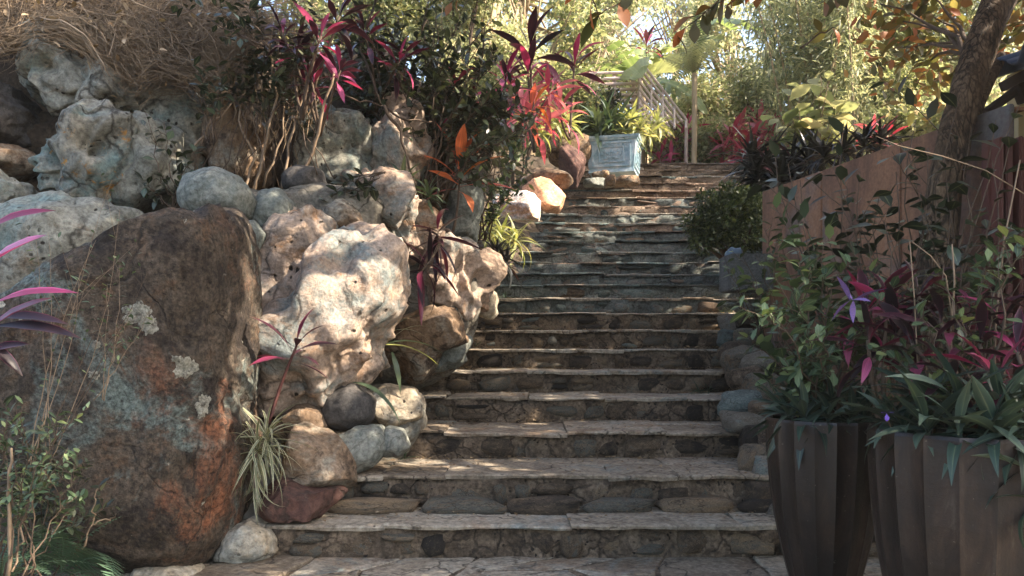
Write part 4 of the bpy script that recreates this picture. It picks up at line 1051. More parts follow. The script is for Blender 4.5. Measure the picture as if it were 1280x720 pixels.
R2 = Matrix.Rotation(-math.atan2(sl_dir.z, sl_dir.x), 3, 'Y')
mb = MB(); mb.box(A + sl_dir * 0.98 + Vector((0.02, -1.45, -0.1)), (1.9, 2.9, 0.06), R2); mb.build('roof_deck', M['darkwood'], hs)
for k in range(6):
    mb = MB(); mb.box(A + sl_dir * 0.98 + Vector((0.03, -0.12 - k * 0.52, -0.19)), (1.84, 0.09, 0.12), R2, 0.006); mb.build('rafter', M['darkwood'], hs)
mb = MB(); mb.box(A + Vector((0.62, -1.4, -0.16)), (0.12, 2.9, 0.14)); mb.build('eave_beam', M['darkwood'], hs)
C1, C2 = P(1232, 141, 4.9), P(1310, 84, 4.9)
mb = MB(); mb.tube([C1, C2], 0.03, 8); mb.build('brace', M['darkwood'], hs)
mb = MB(); mb.box(P(1300, 140, 5.1), (0.35, 0.12, 0.5)); mb.build('gable_board', M['yellowwall'], hs)

# ------------------------------------------------------------------ the leaning tree, its crown shading the steps
tr = thing('leaning_tree', Vector((2.4, 4.6, 0.2)), 'rough barked leaning tree growing up past the near end of the rusty wall', 'tree')
tp = [Vector((2.38, 4.55, 0.1)), P(1166, 420, 4.55), P(1170, 330, 4.56), P(1180, 240, 4.6), P(1194, 165, 4.65), P(1212, 100, 4.7), P(1232, 40, 4.76), P(1256, -15, 4.85), P(1290, -90, 4.95), P(1330, -190, 5.1)]
rd = [0.14, 0.108, 0.1, 0.096, 0.092, 0.09, 0.09, 0.096, 0.09, 0.08]
pts, rr = [], []
for i in range(len(tp) - 1):
    for t in (0, 0.25, 0.5, 0.75):
        pts.append(tp[i].lerp(tp[i + 1], t)); rr.append(rd[i] + (rd[i + 1] - rd[i]) * t)
pts.append(tp[-1]); rr.append(rd[-1])
mb = MB(); mb.tube(pts, rr, 28)
V = np.array(mb.V)
cen = np.repeat(np.array([tuple(p) for p in pts]), 28, 0)
V = cen + (V - cen) * (1 + 0.07 * fbm(V * np.array([16, 16, 5]), 3, 3))[:, None]
mb.V = [tuple(v) for v in V]
mb.build('trunk', M['bark'], tr, True)
mb = MB(); mb.tube(bez(P(1212, 150, 4.72), P(1235, 100, 4.8), P(1252, 70, 5.0), 6), [0.05, 0.045, 0.042, 0.04, 0.038, 0.035, 0.03], 10); mb.build('limb', M['bark'], tr, True)
# crown: out of view, clusters added for shade, gaps cut for sun flecks
FLECK = [(345, 470, 4.45, 0.189), (372, 440, 4.4, 0.145), (400, 470, 4.45, 0.174), (330, 455, 4.4, 0.174), (360, 495, 4.4, 0.145), (420, 310, 4.4, 0.174), (450, 300, 4.4, 0.174), (480, 330, 4.45, 0.116), (470, 395, 4.4, 0.16), (465, 425, 4.4, 0.131), (440, 440, 4.45, 0.131), (400, 405, 4.4, 0.102), (545, 345, 5.7, 0.189), (590, 330, 5.75, 0.174), (490, 240, 5.4, 0.1), (520, 265, 5.4, 0.13), (450, 250, 5.4, 0.12), (460, 205, 5.85, 0.1), (480, 195, 5.85, 0.1), (310, 300, 4.0, 0.116), (312, 360, 4.0, 0.116), (312, 430, 4.0, 0.145), (305, 490, 4.0, 0.145), (285, 470, 3.75, 0.06), (270, 530, 3.7, 0.06), (655, 255, 9.2, 0.35), (690, 240, 9.6, 0.35), (680, 275, 9.3, 0.25), (800, 190, 11.2, 0.3), (730, 300, 10.4, 0.25), (800, 270, 11, 0.3), (285, 380, 3.7, 0.05), (300, 120, 5.2, 0.08), (330, 200, 5.3, 0.1), (320, 170, 5.3, 0.08)]
FL = np.array([list(P(a, b, c)) + [r] for a, b, c, r in FLECK])
Sn = np.array(SUN)
rs = np.random.default_rng(91)
def crown_pts(n, spread, rng, xlim):
    q = np.stack([rng.uniform(xlim[0], xlim[1], n), rng.uniform(2.0, 11.0, n), np.zeros(n)], 1)
    q[:, 2] = np.interp(q[:, 1], SD, SZ) + rng.uniform(0, 1.4, n) * (q[:, 0] < 0)
    L = q + Sn[None] * rng.uniform(3.2, 8.0, n)[:, None]
    return L
def in_view(L, pad=30):
    d = np.maximum(L[:, 1], 0.1)
    px = 640 + L[:, 0] / d * F; py = HY - (L[:, 2] - CAMZ) / d * F
    return (L[:, 1] > 0.3) & (px > -60) & (px < 1310 + pad) & (py > -pad)
ctr = crown_pts(2600, 0.3, rs, (-4.2, 1.8))
ctr = ctr[~in_view(ctr, 90)]
ctr = ctr[(ctr[:, 2] > 2.9)]
ctr = ctr[fbm(ctr * 0.8, 44, 2) > -0.45]
k = rs.integers(0, len(ctr), 15000)
L = ctr[k] + rs.normal(size=(len(k), 3)) * 0.2
tx = [np.array(P(a, b, d)) for a, b, d in [(60, 420, 3.8), (130, 380, 3.7), (200, 330, 3.6), (260, 350, 3.6), (200, 450, 3.6), (260, 480, 3.6), (130, 520, 3.6), (220, 600, 3.6), (150, 620, 3.6), (270, 600, 3.6), (60, 520, 3.6), (400, 600, 4.0), (500, 650, 3.9), (700, 650, 3.9), (900, 650, 3.9), (600, 580, 4.3), (800, 580, 4.3), (100, 200, 4.8), (60, 60, 5.2), (160, 60, 5.2), (250, 60, 5.2), (150, 230, 4.8), (270, 240, 4.6), (80, 290, 4.6), (700, 320, 9.3), (800, 320, 9.3), (880, 320, 9.3), (740, 285, 10.2), (820, 285, 10.2), (890, 270, 10.2), (760, 250, 11), (850, 250, 11), (680, 350, 8.5), (780, 350, 8.5), (870, 350, 8.5), (650, 390, 7.7), (760, 390, 7.7), (860, 390, 7.7)]]
ex = np.repeat(np.array(tx), 230, 0)
ex = ex + rs.normal(size=ex.shape) * 0.22 + Sn[None] * rs.uniform(3.8, 7.0, len(ex))[:, None]
L = np.concatenate([L, ex])
L = L[~in_view(L)]
rel = L[:, None, :] - FL[None, :, :3]
s_ = rel @ Sn
dist = np.linalg.norm(rel - s_[..., None] * Sn[None, None], axis=2)
L = L[~((dist < FL[None, :, 3] + 0.05) & (s_ > 0)).any(1)]
V, Fc, v = bulk(DIA_V * np.array([1, 1.1, 1]), DIA_F, frames(unit(rs.normal(size=L.shape) + np.array([0, 0, -0.2])), jit=0.8, rng=rs), L - np.array(tr.location), rs.uniform(0.12, 0.2, len(L)), rs.random(len(L)))
o = obj('crown', mesh_np('crown', V, Fc, v=v, mats=[M['canopy']]), tr); o['kind'] = 'stuff'
top = tp[-1]
rr_ = random.Random(4)
mb = MB()
for k in range(26):
    e = Vector(ctr[rr_.randrange(len(ctr))])
    st = pts[rr_.randint(len(pts) - 6, len(pts) - 1)]
    midp = (st + e) / 2 + Vector((0, 0, 0.5))
    ln = bez(st, midp, e, 8)
    if in_view(np.array([tuple(p) for p in ln]), 0).any(): continue
    mb.tube(wig(ln, 0.05, rr_), [0.06 * (1 - 0.85 * i / 8) for i in range(9)], 6)
mb.build('bough', M['bark'], tr, True)
# hanging twigs with brown and olive leaves along the top of the view
LF_CAN = fset('canopy', 5, nseg=5, wmax=0.24, droop=0.4, fold=0.12, peak=0.5, petiole=0.06)
r = random.Random(12)
for (a, bq, c, dd, n, sz) in [((1010, -60), (930, -10), (862, 22), 3.6, 10, 0.1), ((960, -60), (905, 0), (840, 48), 3.6, 8, 0.095), ((860, -70), (800, -10), (745, 22), 3.3, 4, 0.105), ((700, -60), (740, -20), (752, 30), 3.2, 3, 0.12), ((1090, -60), (1060, -15), (1025, 5), 3.8, 5, 0.1), ((1000, -50), (950, -20), (905, 8), 3.7, 8, 0.09), ((640, -60), (600, -20), (560, 6), 4.0, 6, 0.08), ((1000, 60), (1040, 30), (1046, 36), 4.2, 4, 0.1)]:
    ln = bez(P(*a, dd), P(*bq, dd), P(*c, dd), 8)
    mb = MB(); mb.tube(wig(ln, 0.008, r), [0.006 * (1 - 0.7 * i / 8) for i in range(9)], 5)
    tw = mb.build('hanging_twig', M['darktwig'], tr, True)
    for j in range(n):
        x = 2.5 + 5.5 * (j + 0.5) / n; q = min(int(x), 7)
        p = ln[q].lerp(ln[q + 1], x - q)
        ax = (ln[q + 1] - ln[q]).normalized()
        dv = (ax * 0.5 + Vector((r.uniform(-.8, .8), r.uniform(-.6, .6), r.uniform(-1, 0.3)))).normalized()
        obj('leaf', r.choice(LF_CAN), tw, M=leaf_M(p - tr.location, dv, sz * r.uniform(0.8, 1.2), r.uniform(-1, 1)))
# rust coloured foliage of a low limb on the right
r2 = np.random.default_rng(8)
cl = np.array([list(P(a, b, d)) for a, b, d in [(1120, 25, 6.5), (1150, 55, 6.6), (1165, 20, 6.5), (1190, 70, 6.5), (1140, 85, 6.9), (1262, 30, 5.6), (1275, 60, 5.8), (1270, 5, 5.6), (1245, 45, 6.2), (1180, 110, 7.0), (1120, 60, 7), (1160, -10, 6.3), (1100, 5, 6.6)]])
L = cl[r2.integers(0, len(cl), 620)] + r2.normal(size=(620, 3)) * np.array([0.16, 0.2, 0.12])
V, Fc, v = bulk(HEX_V, HEX_F, frames(unit(r2.normal(size=L.shape)), jit=0.7, rng=r2), L - np.array(tr.location), r2.uniform(0.09, 0.15, len(L)), r2.random(len(L)))
o = obj('rusty_foliage', mesh_np('rusty_foliage', V, Fc, v=v, mats=[M['rusty']]), tr); o['kind'] = 'stuff'
mb = MB()
for k in range(len(cl)):
    mb.tube(wig(bez(P(1215, 95, 4.72), P(1225, 40, 5.6), Vector(cl[k]), 7), 0.02, rr_), [0.025 * (1 - .8 * i / 7) for i in range(8)], 5)
mb.build('side_branch', M['darktwig'], tr, True)
# ------------------------------------------------------------------ plants in and around the pots
LF_RH = fset('rhoeo', 6, nseg=7, wmax=0.086, droop=0.5, fold=0.4, peak=0.42)
LF_TI = {k: fset(k, 6, nseg=8, wmax=0.082, droop=0.6, fold=0.34, peak=0.5, petiole=0.14, wave=0.05) for k in ('ti_pink', 'ti_dark', 'ti_orange', 'ti_far', 'ti_magenta')}
LF_SH = fset('shrub', 5, nseg=4, wmax=0.2, droop=0.25, fold=0.15, peak=0.5, petiole=0.08)
LF_BR = fset('broad', 5, nseg=5, wmax=0.24, droop=0.35, fold=0.12, peak=0.46, petiole=0.08)
LF_DS = fset('darkshrub', 5, nseg=4, wmax=0.2, droop=0.25, fold=0.15, peak=0.52, petiole=0.06)
LF_GR = fset('grassy', 5, nseg=8, wmax=0.022, droop=0.95, fold=0.4, peak=0.35)
LF_YG = fset('yellowgrass', 5, nseg=8, wmax=0.04, droop=0.8, fold=0.4, peak=0.35)
LF_BB = fset('blackblade', 5, nseg=7, wmax=0.05, droop=0.7, fold=0.4, peak=0.35)
LF_ST = fset('strap', 5, nseg=8, wmax=0.05, droop=0.7, fold=0.3, peak=0.4)
LF_LM = fset('lime', 3, nseg=8, wmax=0.055, droop=0.5, fold=0.3, peak=0.5)

rr = random.Random(21)
def oyster(label, spots, L, n, pot_z, groupname='oyster plants'):
    p0 = Vector(spots[0])
    t = thing('oyster_plant', (p0.x, p0.y, p0.z), label, 'plant', groupname)
    for s in spots:
        out_ = Vector((0, 0, 1)) + Vector((s[3], s[4], 0)) * 0.7
        rosette(t, s[:3], LF_RH, n, L * rr.uniform(0.85, 1.15), (1.35, -0.25), out_, 0.05, rr)
    return t
def ring(pt, rf, n, a0, a1, dz):
    return [(pt[0] + pt[2] * rf * math.cos(a), pt[1] + pt[2] * rf * math.sin(a), pt[3] * 0.95 + dz, math.cos(a), math.sin(a)) for a in [math.radians(a0 + (a1 - a0) * i / max(1, n - 1)) for i in range(n)]]
oyster('low dark green oyster plant filling the slim fluted pot', ring(POT1, 0.75, 8, 160, 380, 0.06) + ring(POT1, 0.35, 4, 0, 270, 0.12), 0.19, 15, 0)
oyster('dark green oyster plant spilling over the rim of the wide fluted pot', ring(POT2, 0.82, 11, 165, 390, 0.06) + ring(POT2, 0.5, 8, 0, 315, 0.14), 0.215, 15, 0)
# trailing growth over the right rim
t = thing('oyster_plant', P(1275, 560, 2.45), 'oyster plant tuft hanging low at the right border beside the wide pot', 'plant', 'oyster plants')
for (a, b_, d) in [(1268, 545, 2.48), (1282, 585, 2.45), (1292, 625, 2.45), (1240, 530, 2.5)]:
    rosette(t, P(a, b_, d), LF_RH, 11, 0.18, (0.9, -0.9), Vector((-0.5, -0.8, 0.3)), 0.05, rr)
mb = MB(); mb.tube(bez(P(1300, 500, 2.6), P(1290, 560, 2.47), P(1292, 640, 2.46), 6), 0.01, 6); mb.build('stem', M['darktwig'], t, True)
# violet flower
fl = thing('violet_flower', P(1108, 517, 2.62), 'tiny violet flower among the oyster leaves above the wide pot', 'flower')
pm = leaf_grid('petal', M['purple'], 4, 0.32, 0.4, 0.1, 0.6)
for k in range(3):
    a = k * 2.1 + 0.5
    obj('petal', pm, fl, M=leaf_M(Vector((0, 0, 0)), Vector((math.cos(a), -0.5, math.sin(a))), 0.026))
mb = MB(); mb.tube([P(1108, 517, 2.62), P(1112, 530, 2.66), P(1118, 545, 2.72)], 0.002, 5); mb.build('stalk', M['darktwig'], fl)

def ti_plant(label, base, tops, mats, n, L, el=(1.35, -0.2), group='ti plants', stem=0.012, name='ti_plant', twig='darktwig', r=None):
    r = r or random.Random(len(label))
    t = thing(name, base, label, 'plant', group)
    mb = MB()
    for k, tpp in enumerate(tops):
        tpp = Vector(tpp)
        b0 = Vector(base)
        mid = (b0 + tpp) / 2 + Vector((r.uniform(-.06, .06), r.uniform(-.06, .06), 0.0))
        ln = bez(b0, mid, tpp, 7)
        mb.tube(ln, [stem * (1 - 0.4 * i / 7) for i in range(8)], 6)
        mt = mats[k % len(mats)]
        ms = LF_TI[mt] if isinstance(mt, str) else mt
        rosette(t, tpp, ms, n, L, el, (ln[-1] - ln[-3]), 0.12 * L / 0.3, r)
    mb.build('stem', M[twig], t, True)
    return t
ti_plant('red and pink leaved ti plant in the slim pot beside the steps', (POT1[0], POT1[1], 0.72), [P(1085, 385, 3.35), P(1128, 410, 3.25)], ['ti_pink', 'ti_dark'], 13, 0.25)
ti_plant('dark maroon ti plant at the back of the wide pot', (POT2[0], POT2[1] + .05, 0.74), [P(1175, 400, 3.0), P(1215, 385, 3.1), P(1140, 430, 3.0)], ['ti_dark', LF_TI['ti_pink'] + LF_TI['ti_dark'], 'ti_dark'], 9, 0.25)
ti_plant('pink leaved ti plant low in the wide pot near the right border', (POT2[0] + .1, POT2[1] - .05, 0.74), [P(1235, 462, 2.7), P(1272, 440, 2.75), P(1190, 470, 2.75)], ['ti_pink', LF_TI['ti_pink'] + LF_TI['ti_dark'], 'ti_dark'], 10, 0.2)
t = thing('ti_plant', P(1290, 420, 2.8), 'nearly black ti plant with broad leaves at the right border', 'plant', 'ti plants')
for a, b_, c in [(1275, 352, 2.9), (1275, 385, 2.8)]:
    rosette(t, P(a + 30, b_ + 10, c), LF_TI['ti_dark'], 9, 0.24, (0.9, -0.3), Vector((-0.3, -0.2, 1)), 0.04, rr)
mb = MB(); mb.tube([P(1306, 540, 2.85), P(1304, 460, 2.85), P(1306, 362, 2.9)], 0.012, 6); mb.build('stem', M['darktwig'], t)
t = thing('spiky_flower', P(1045, 377, 3.1), 'blue violet bromeliad bract among the leafy twigs above the slim pot', 'flower')
LF_BV = [leaf_grid('leaf', plain_mat('violet_bract', [(0.3, (0.1, 0.09, 0.3)), (0.7, (0.3, 0.16, 0.36))], 20, 0.4), 5, 0.13, 0.2, 0.3)]
rosette(t, P(1062, 375, 3.1), LF_BV, 6, 0.12, (0.5, -0.5), Vector((-1, -0.2, 0.1)), 0.02, rr)

ti_plant('ti plant with purple and rose leaves between the two fluted pots', (1.5, 3.2, 0.6), [P(1110, 372, 3.25), P(1150, 365, 3.2), P(1085, 425, 3.15)], [LF_TI['ti_pink'] + LF_TI['ti_dark'], 'ti_dark', LF_TI['ti_pink'] + LF_TI['ti_dark']], 10, 0.22, r=random.Random(91))
ti_plant('ti plant with crimson leaves against the ribbed steel post', (1.85, 3.0, 0.6), [P(1255, 400, 3.0), P(1225, 430, 2.9)], [LF_TI['ti_pink'] + LF_TI['ti_dark'], 'ti_dark'], 10, 0.22, r=random.Random(92))
# leafy shrub in the slim pot
tips = [P(a, b_, 3.3 + rr.uniform(-.25, .3)) for a, b_ in [(945, 350), (952, 395), (940, 430), (965, 318), (1000, 290), (1020, 330), (990, 365), (1010, 410), (975, 445), (1030, 300), (1050, 340), (1060, 400), (1035, 440), (1090, 330), (1075, 440), (1000, 460), (955, 470), (1100, 370), (1010, 260)]]
branchy('leafy_shrub', (POT1[0], POT1[1], 0.72), tips, 'small leaved green shrub growing out of the slim fluted pot', 'shrub', LF_SH, 0.075, 'darktwig', 14, maxobj=300, r=random.Random(2), rad=0.006, stuffmat='shrub', bulge=0.25)
tips = [P(a, b_, 2.9 + rr.uniform(-.2, .3)) for a, b_ in [(1245, 300), (1262, 335), (1200, 420), (1150, 380), (1105, 440), (1225, 350), (1180, 330), (1160, 455), (1265, 280)]]
branchy('leafy_shrub', (POT2[0], POT2[1], 0.74), tips, 'sparse green shrub with thin stems growing out of the wide fluted pot', 'shrub', LF_SH, 0.064, 'darktwig', 12, maxobj=200, r=random.Random(6), rad=0.006, stuffmat='shrub', bulge=0.1)
# tall twiggy bush with dark broad leaves in front of the steel wall
tips = [P(a, b_, d) for a, b_, d in [(968, 182, 3.8), (985, 205, 3.8), (1000, 225, 3.7), (1040, 205, 3.7), (1055, 152, 3.8), (1075, 215, 3.6), (1050, 255, 3.6), (1100, 240, 3.6), (1145, 150, 3.7), (1135, 190, 3.6), (1120, 215, 3.6), (1160, 185, 3.5), (1200, 118, 3.6), (1180, 195, 3.5), (1150, 240, 3.5), (1105, 275, 3.5), (1085, 300, 3.5), (1215, 160, 3.4), (1190, 250, 3.4), (1245, 150, 3.3), (1265, 168, 3.2), (1240, 200, 3.3), (1275, 130, 3.2), (1030, 280, 3.6)]]
branchy('twiggy_bush', (1.72, 3.35, 0.3), tips, 'tall twiggy bush with dark broad leaves in front of the rusty wall', 'shrub', LF_BR, 0.108, 'darktwig', 8, maxobj=300, r=random.Random(9), rad=0.0075, side=2, start=0.5, bulge=-0.12, stuffmat='broad', basejit=0.12, jit=0.025)
t = thing('dead_stem', P(1165, 600, 3.0), 'bare pale leafless stem with twigs in front of the rusty wall', 'plant')
mb = MB()
for ln, q in (([(1195, 600), (1196, 520), (1193, 420), (1198, 350), (1190, 305)], 0.0054), ([(1193, 420), (1185, 345), (1160, 320), (1140, 302)], 0.0030), ([(1140, 590), (1145, 470), (1142, 380), (1137, 300)], 0.0030), ([(1285, 245), (1230, 210), (1180, 195), (1120, 178), (1095, 170)], 0.0023), ([(1165, 560), (1172, 480), (1190, 440), (1205, 425)], 0.0072), ([(1240, 560), (1250, 400), (1258, 300), (1275, 200)], 0.0042)):
    mb.tube(wig([P(a, b_, 3.0) for a, b_ in ln], 0.012, rr), [q * (1 - 0.12 * i) for i in range(len(ln))], 6)
mb.build('stem', M['twig'], t, True)

# ground cover of the bed behind the pots
def low_plants(name, label, cat, pts, meshes, n, L, el=(1.2, -0.1), r=None, group=None, axis=Vector((0, 0, 1))):
    t = thing(name, pts[0], label, cat, group)
    for p in pts:
        rosette(t, p, meshes, n, L, el, axis, L * 0.1, r or rr)
    return t
def gz(x, y): return float(terr(np.array([x]), np.array([y]))[0])
tips = [Vector((x, y, gz(x, y) + h)) for x, y, h in [(1.75, 4.4, .7), (1.95, 4.9, .75), (2.05, 5.4, .8), (1.9, 5.7, .5), (2.2, 4.2, .9), (2.3, 3.8, 1.0), (1.8, 5.1, .55), (2.1, 5.9, .6), (1.7, 4.8, .5), (2.4, 4.1, .8), (1.95, 4.1, .6)]]
branchy('leafy_shrub', (2.0, 4.7, gz(2.0, 4.7)), tips, 'dim green shrub in the bed between the steps and the rusty wall', 'shrub', LF_SH, 0.075, 'darktwig', 12, maxobj=150, r=random.Random(16), rad=0.008, stuffmat='shrub', basejit=0.3)

tips = [P(a, b_, 6.3 + rr.uniform(-.3, .1)) for a, b_ in [(905, 330), (925, 305), (945, 320), (915, 355), (940, 345), (960, 330), (950, 370), (925, 380), (970, 300), (955, 285)]]
branchy('leafy_shrub', (2.05, 6.2, gz(2.05, 6.2)), tips, 'straggly green shrub half covering the granite planter', 'shrub', LF_SH, 0.085, 'darktwig', 7, maxobj=150, r=random.Random(19), rad=0.007, stuffmat='shrub', basejit=0.15, side=2)
# clipped round shrub and black spiky plants by the wall end
def puff(name, label, blobs, n, size, mt, cat='shrub', tmpl=DIA_V, seed=3, stemto=None, shell=0.7, group=None):
    r = np.random.default_rng(seed)
    base = Vector(stemto) if stemto is not None else Vector(blobs[0][0])
    t = thing(name, base, label, cat, group)
    Ps, Ds = [], []
    for c, rad, wgt in blobs:
        k = int(n * wgt)
        d = unit(r.normal(size=(k, 3)))
        bump = 1 + 0.32 * fbm(d * 2.5 + np.array(c), seed, 3)
        q = np.array(c) + d * (np.array(rad) * (r.uniform(shell, 1.0, k) * bump)[:, None])
        Ps.append(q); Ds.append(d)
    T, X = np.concatenate(Ps), np.concatenate(Ds)
    V, Fc, v = bulk(tmpl, DIA_F, frames(unit(X + r.normal(size=X.shape) * 0.6), jit=0.6, rng=r), T - np.array(base), r.uniform(0.6, 1.2, len(T)) * size, r.random(len(T)))
    o = obj('foliage', mesh_np('foliage', V, Fc, v=v, mats=[M[mt]]), t); o['kind'] = 'stuff'
    mb = MB()
    for c, rad, wgt in blobs:
        mb.tube(wig(bez(base, (base + Vector(c)) / 2, Vector(c), 5), 0.02), [0.03, .027, .024, .02, .016, .01], 6)
    mb.build('stem', M['darktwig'], t, True)
    return t
puff('round_shrub', 'rounded small leaved bush bulging over the right side of the upper steps', [(tuple(P(905, 275, 7.8)), (0.3, 0.28, 0.18), .35), (tuple(P(925, 256, 7.9)), (0.26, 0.26, 0.15), .25), (tuple(P(895, 290, 7.7)), (0.22, 0.25, 0.14), .2), (tuple(P(930, 295, 7.7)), (0.28, 0.28, 0.16), .16), (tuple(P(885, 252, 7.8)), (0.13, 0.13, 0.1), .03), (tuple(P(912, 240, 7.9)), (0.14, 0.13, 0.1), .03), (tuple(P(868, 280, 7.7)), (0.13, 0.13, 0.1), .03), (tuple(P(946, 268, 7.7)), (0.16, 0.16, 0.13), .04), (tuple(P(878, 305, 7.6)), (0.13, 0.13, 0.1), .03)], 10500, 0.05, 'tinyleaf', stemto=P(920, 335, 7.8), shell=0.5)
r3 = random.Random(5)
pts = [P(a, b_, d) for a, b_, d in [(945, 222, 8.6), (975, 225, 8.4), (960, 205, 8.7), (990, 205, 8.7), (1010, 200, 8.6), (940, 200, 8.9)]]
low_plants('spiky_plant', 'black green spiky plant clump at the far end of the rusty wall', 'plant', pts, LF_BB, 46, 0.46, (1.4, -0.7), r3, 'dark spiky plants')
pts = [P(a, b_, d) for a, b_, d in [(1030, 195, 8.3), (1055, 188, 8.2), (1080, 182, 8.2), (1100, 178, 8.1)]]
low_plants('spiky_plant', 'dark spiky plants with red tips peeping over the top of the rusty wall', 'plant', pts, LF_BB, 34, 0.38, (1.4, -0.4), r3, 'dark spiky plants')
# bed stone below the spiky clump
rock('bed_rock', 'dark rock under the spiky clump at the wall end', [(915, 250), (940, 225), (1000, 222), (1020, 260), (1000, 300), (930, 300)], 8.9, 0.4, 'darkspeck', 4, 0.05, 2, 0.6, facets=4, seed=90)
# ------------------------------------------------------------------ plants on the left
r = random.Random(33)
# matted dry vines hanging over the rocks
rv = np.random.default_rng(14)
def vine_bottom(px): return np.interp(px, [-40, 0, 25, 50, 75, 95, 130, 165, 200, 240, 270, 300, 330], [46, 50, 46, 28, 26, 54, 66, 88, 94, 88, 90, 55, 15])
NS, NP = 4600, 16
sx = -50 + 335 * rv.random(NS) ** 1.2; sy = -30 + (vine_bottom(sx) + 30) * rv.random(NS) ** 0.75
ang = rv.normal(0.35, 0.75, NS) + np.where(rv.random(NS) < 0.3, math.pi, 0)
Lp = rv.uniform(40, 200, NS)
tt = np.linspace(0, 1, NP)
cv = rv.normal(0, 1.4, NS)
th = ang[:, None] + cv[:, None] * tt[None] + 0.32 * np.cumsum(rv.normal(0, 0.5, (NS, NP)), 1)
X = sx[:, None] + np.cumsum(np.cos(th), 1) * Lp[:, None] / NP
Y = sy[:, None] + np.cumsum(np.sin(th), 1) * Lp[:, None] / NP
lim = vine_bottom(X) - 14 + 14 * noise(np.stack([X.ravel() * .03, 0 * X.ravel(), 0 * X.ravel()], 1), 4).reshape(X.shape) + 34 * rv.random((NS, 1)) ** 3
Y = np.where(Y > lim, lim + (Y - lim) * 0.25, Y)
D = 5.25 + 0.4 * (1 - (Y + 30) / 150) * 1.2 - 0.18 * np.sin(np.clip((Y + 30) / 140, 0, 1) * 3.1) + rv.normal(0, 0.07, (NS, 1)) + 0.05 * np.cumsum(rv.normal(0, .5, (NS, NP)), 1)
W_ = np.stack([(X - 640) * D / F, D, CAMZ - (Y - HY) * D / F], 2)
tg = np.gradient(W_, axis=1); tg = unit(tg)
e1 = unit(np.cross(tg, np.array([0.2, 1, 0.1]))); e2 = np.cross(tg, e1)
rad = (0.0011 + 0.003 * rv.random(NS) ** 3 + 0.005 * (rv.random(NS) < 0.012))[:, None, None] * np.linspace(1, 0.5, NP)[None, :, None]
ringv = np.stack([W_ + rad * (e1 * math.cos(a) + e2 * math.sin(a)) for a in (0, 2.094, 4.189)], 2)
V = ringv.reshape(-1, 3)
base = (np.arange(NS) * NP * 3)[:, None, None] + (np.arange(NP - 1) * 3)[None, :, None]
q = []
for k in range(3):
    k2 = (k + 1) % 3
    q.append(np.stack([base + k, base + k2, base + 3 + k2, base + 3 + k], 3).reshape(-1, 4))
org = np.array(P(150, 60, 5.4))
o = obj('dry_vines', mesh_np('dry_vines', V - org, np.concatenate(q), mats=[M['root']]), loc=org)
tag(o, 'thick brown mat of dry tangled vines draped over the rocks at the upper left', 'vines', kind='stuff')
k = rv.integers(0, NS, 420)
Tl = W_[k, rv.integers(3, NP, 420)] - np.array([0, 0.05, 0])
Vl, Fl, vl = bulk(HEX_V, HEX_F, frames(unit(rv.normal(size=Tl.shape) + np.array([0, 0, -.5])), jit=.8, rng=rv), Tl - org, rv.uniform(.03, .075, 420), rv.random(420))
tag(obj('dead_leaves', mesh_np('dead_leaves', Vl, Fl, v=vl, mats=[M['litter']]), loc=org), 'dead leaves caught in the mat of dry vines', 'dead leaves', kind='stuff')
# earth lump that carries them
rock('earth_mound', 'dark earth behind and under the mat of dry vines', [(-120, 60), (-60, -20), (120, -40), (300, -20), (345, 40), (350, 160), (330, 260), (200, 310), (-120, 320)], 6.45, 0.5, 'earth', 5, 0.08, 2, 0.75, seed=91, cat='earth')
rock('earth_mound', 'dark earth bank behind the fluted rocks and the dark shrub', [(320, 120), (360, 80), (470, 70), (560, 130), (570, 250), (500, 300), (330, 290)], 6.75, 0.4, 'earth', 5, 0.08, 2, 0.75, seed=92, cat='earth')
# hanging roots and bare stems
def stems(name, label, lines, mt='twig', group='bare stems'):
    b0 = P(*lines[0][0])
    t = thing(name, b0, label, 'stems', group)
    for ln in lines:
        mb = MB()
        pts = [P(*p) for p in ln[:-1]]
        fine = []
        for i in range(len(pts) - 1):
            for k in range(4): fine.append(pts[i].lerp(pts[i + 1], k / 4))
        fine.append(pts[-1])
        mb.tube(wig(fine, 0.012, r), [ln[-1] * (1 - 0.5 * i / len(fine)) for i in range(len(fine))], 6)
        mb.build('stem', M[mt], t, True)
    return t
stems('bare_stems', 'bundle of bare brown stems rising from the rocks left of the fluted rock face', [[(318, 240, 5.3), (330, 190, 5.3), (345, 120, 5.25), (338, 60, 5.2), (345, 0, 5.2), .011], [(352, 245, 5.3), (362, 180, 5.3), (382, 110, 5.25), (398, 60, 5.2), .010], [(350, 250, 5.25), (385, 205, 5.25), (402, 150, 5.2), (418, 90, 5.15), .014], [(330, 235, 5.4), (352, 170, 5.4), (355, 90, 5.4), (370, 30, 5.3), .008], [(240, 190, 5.0), (262, 160, 5.0), (290, 128, 5.0), .008], [(300, 250, 5.3), (318, 200, 5.3), (300, 150, 5.3), (310, 90, 5.4), .01]])
stems('bare_stems', 'thin crooked branches of the dark shrub in front of the fluted rock', [[(414, 112, 5.6), (450, 126, 5.6), (480, 132, 5.7), .008], [(480, 132, 5.7), (500, 165, 5.7), (512, 210, 5.7), (528, 250, 5.8), .013], [(480, 132, 5.7), (505, 150, 5.7), (540, 152, 5.8), .009], [(470, 0, 6), (450, 60, 5.9), (476, 130, 5.7), .014], [(500, 250, 5.9), (505, 180, 5.9), (495, 90, 6), .01], [(548, 260, 6), (545, 190, 6), (560, 100, 6.2), .011]], 'darktwig')
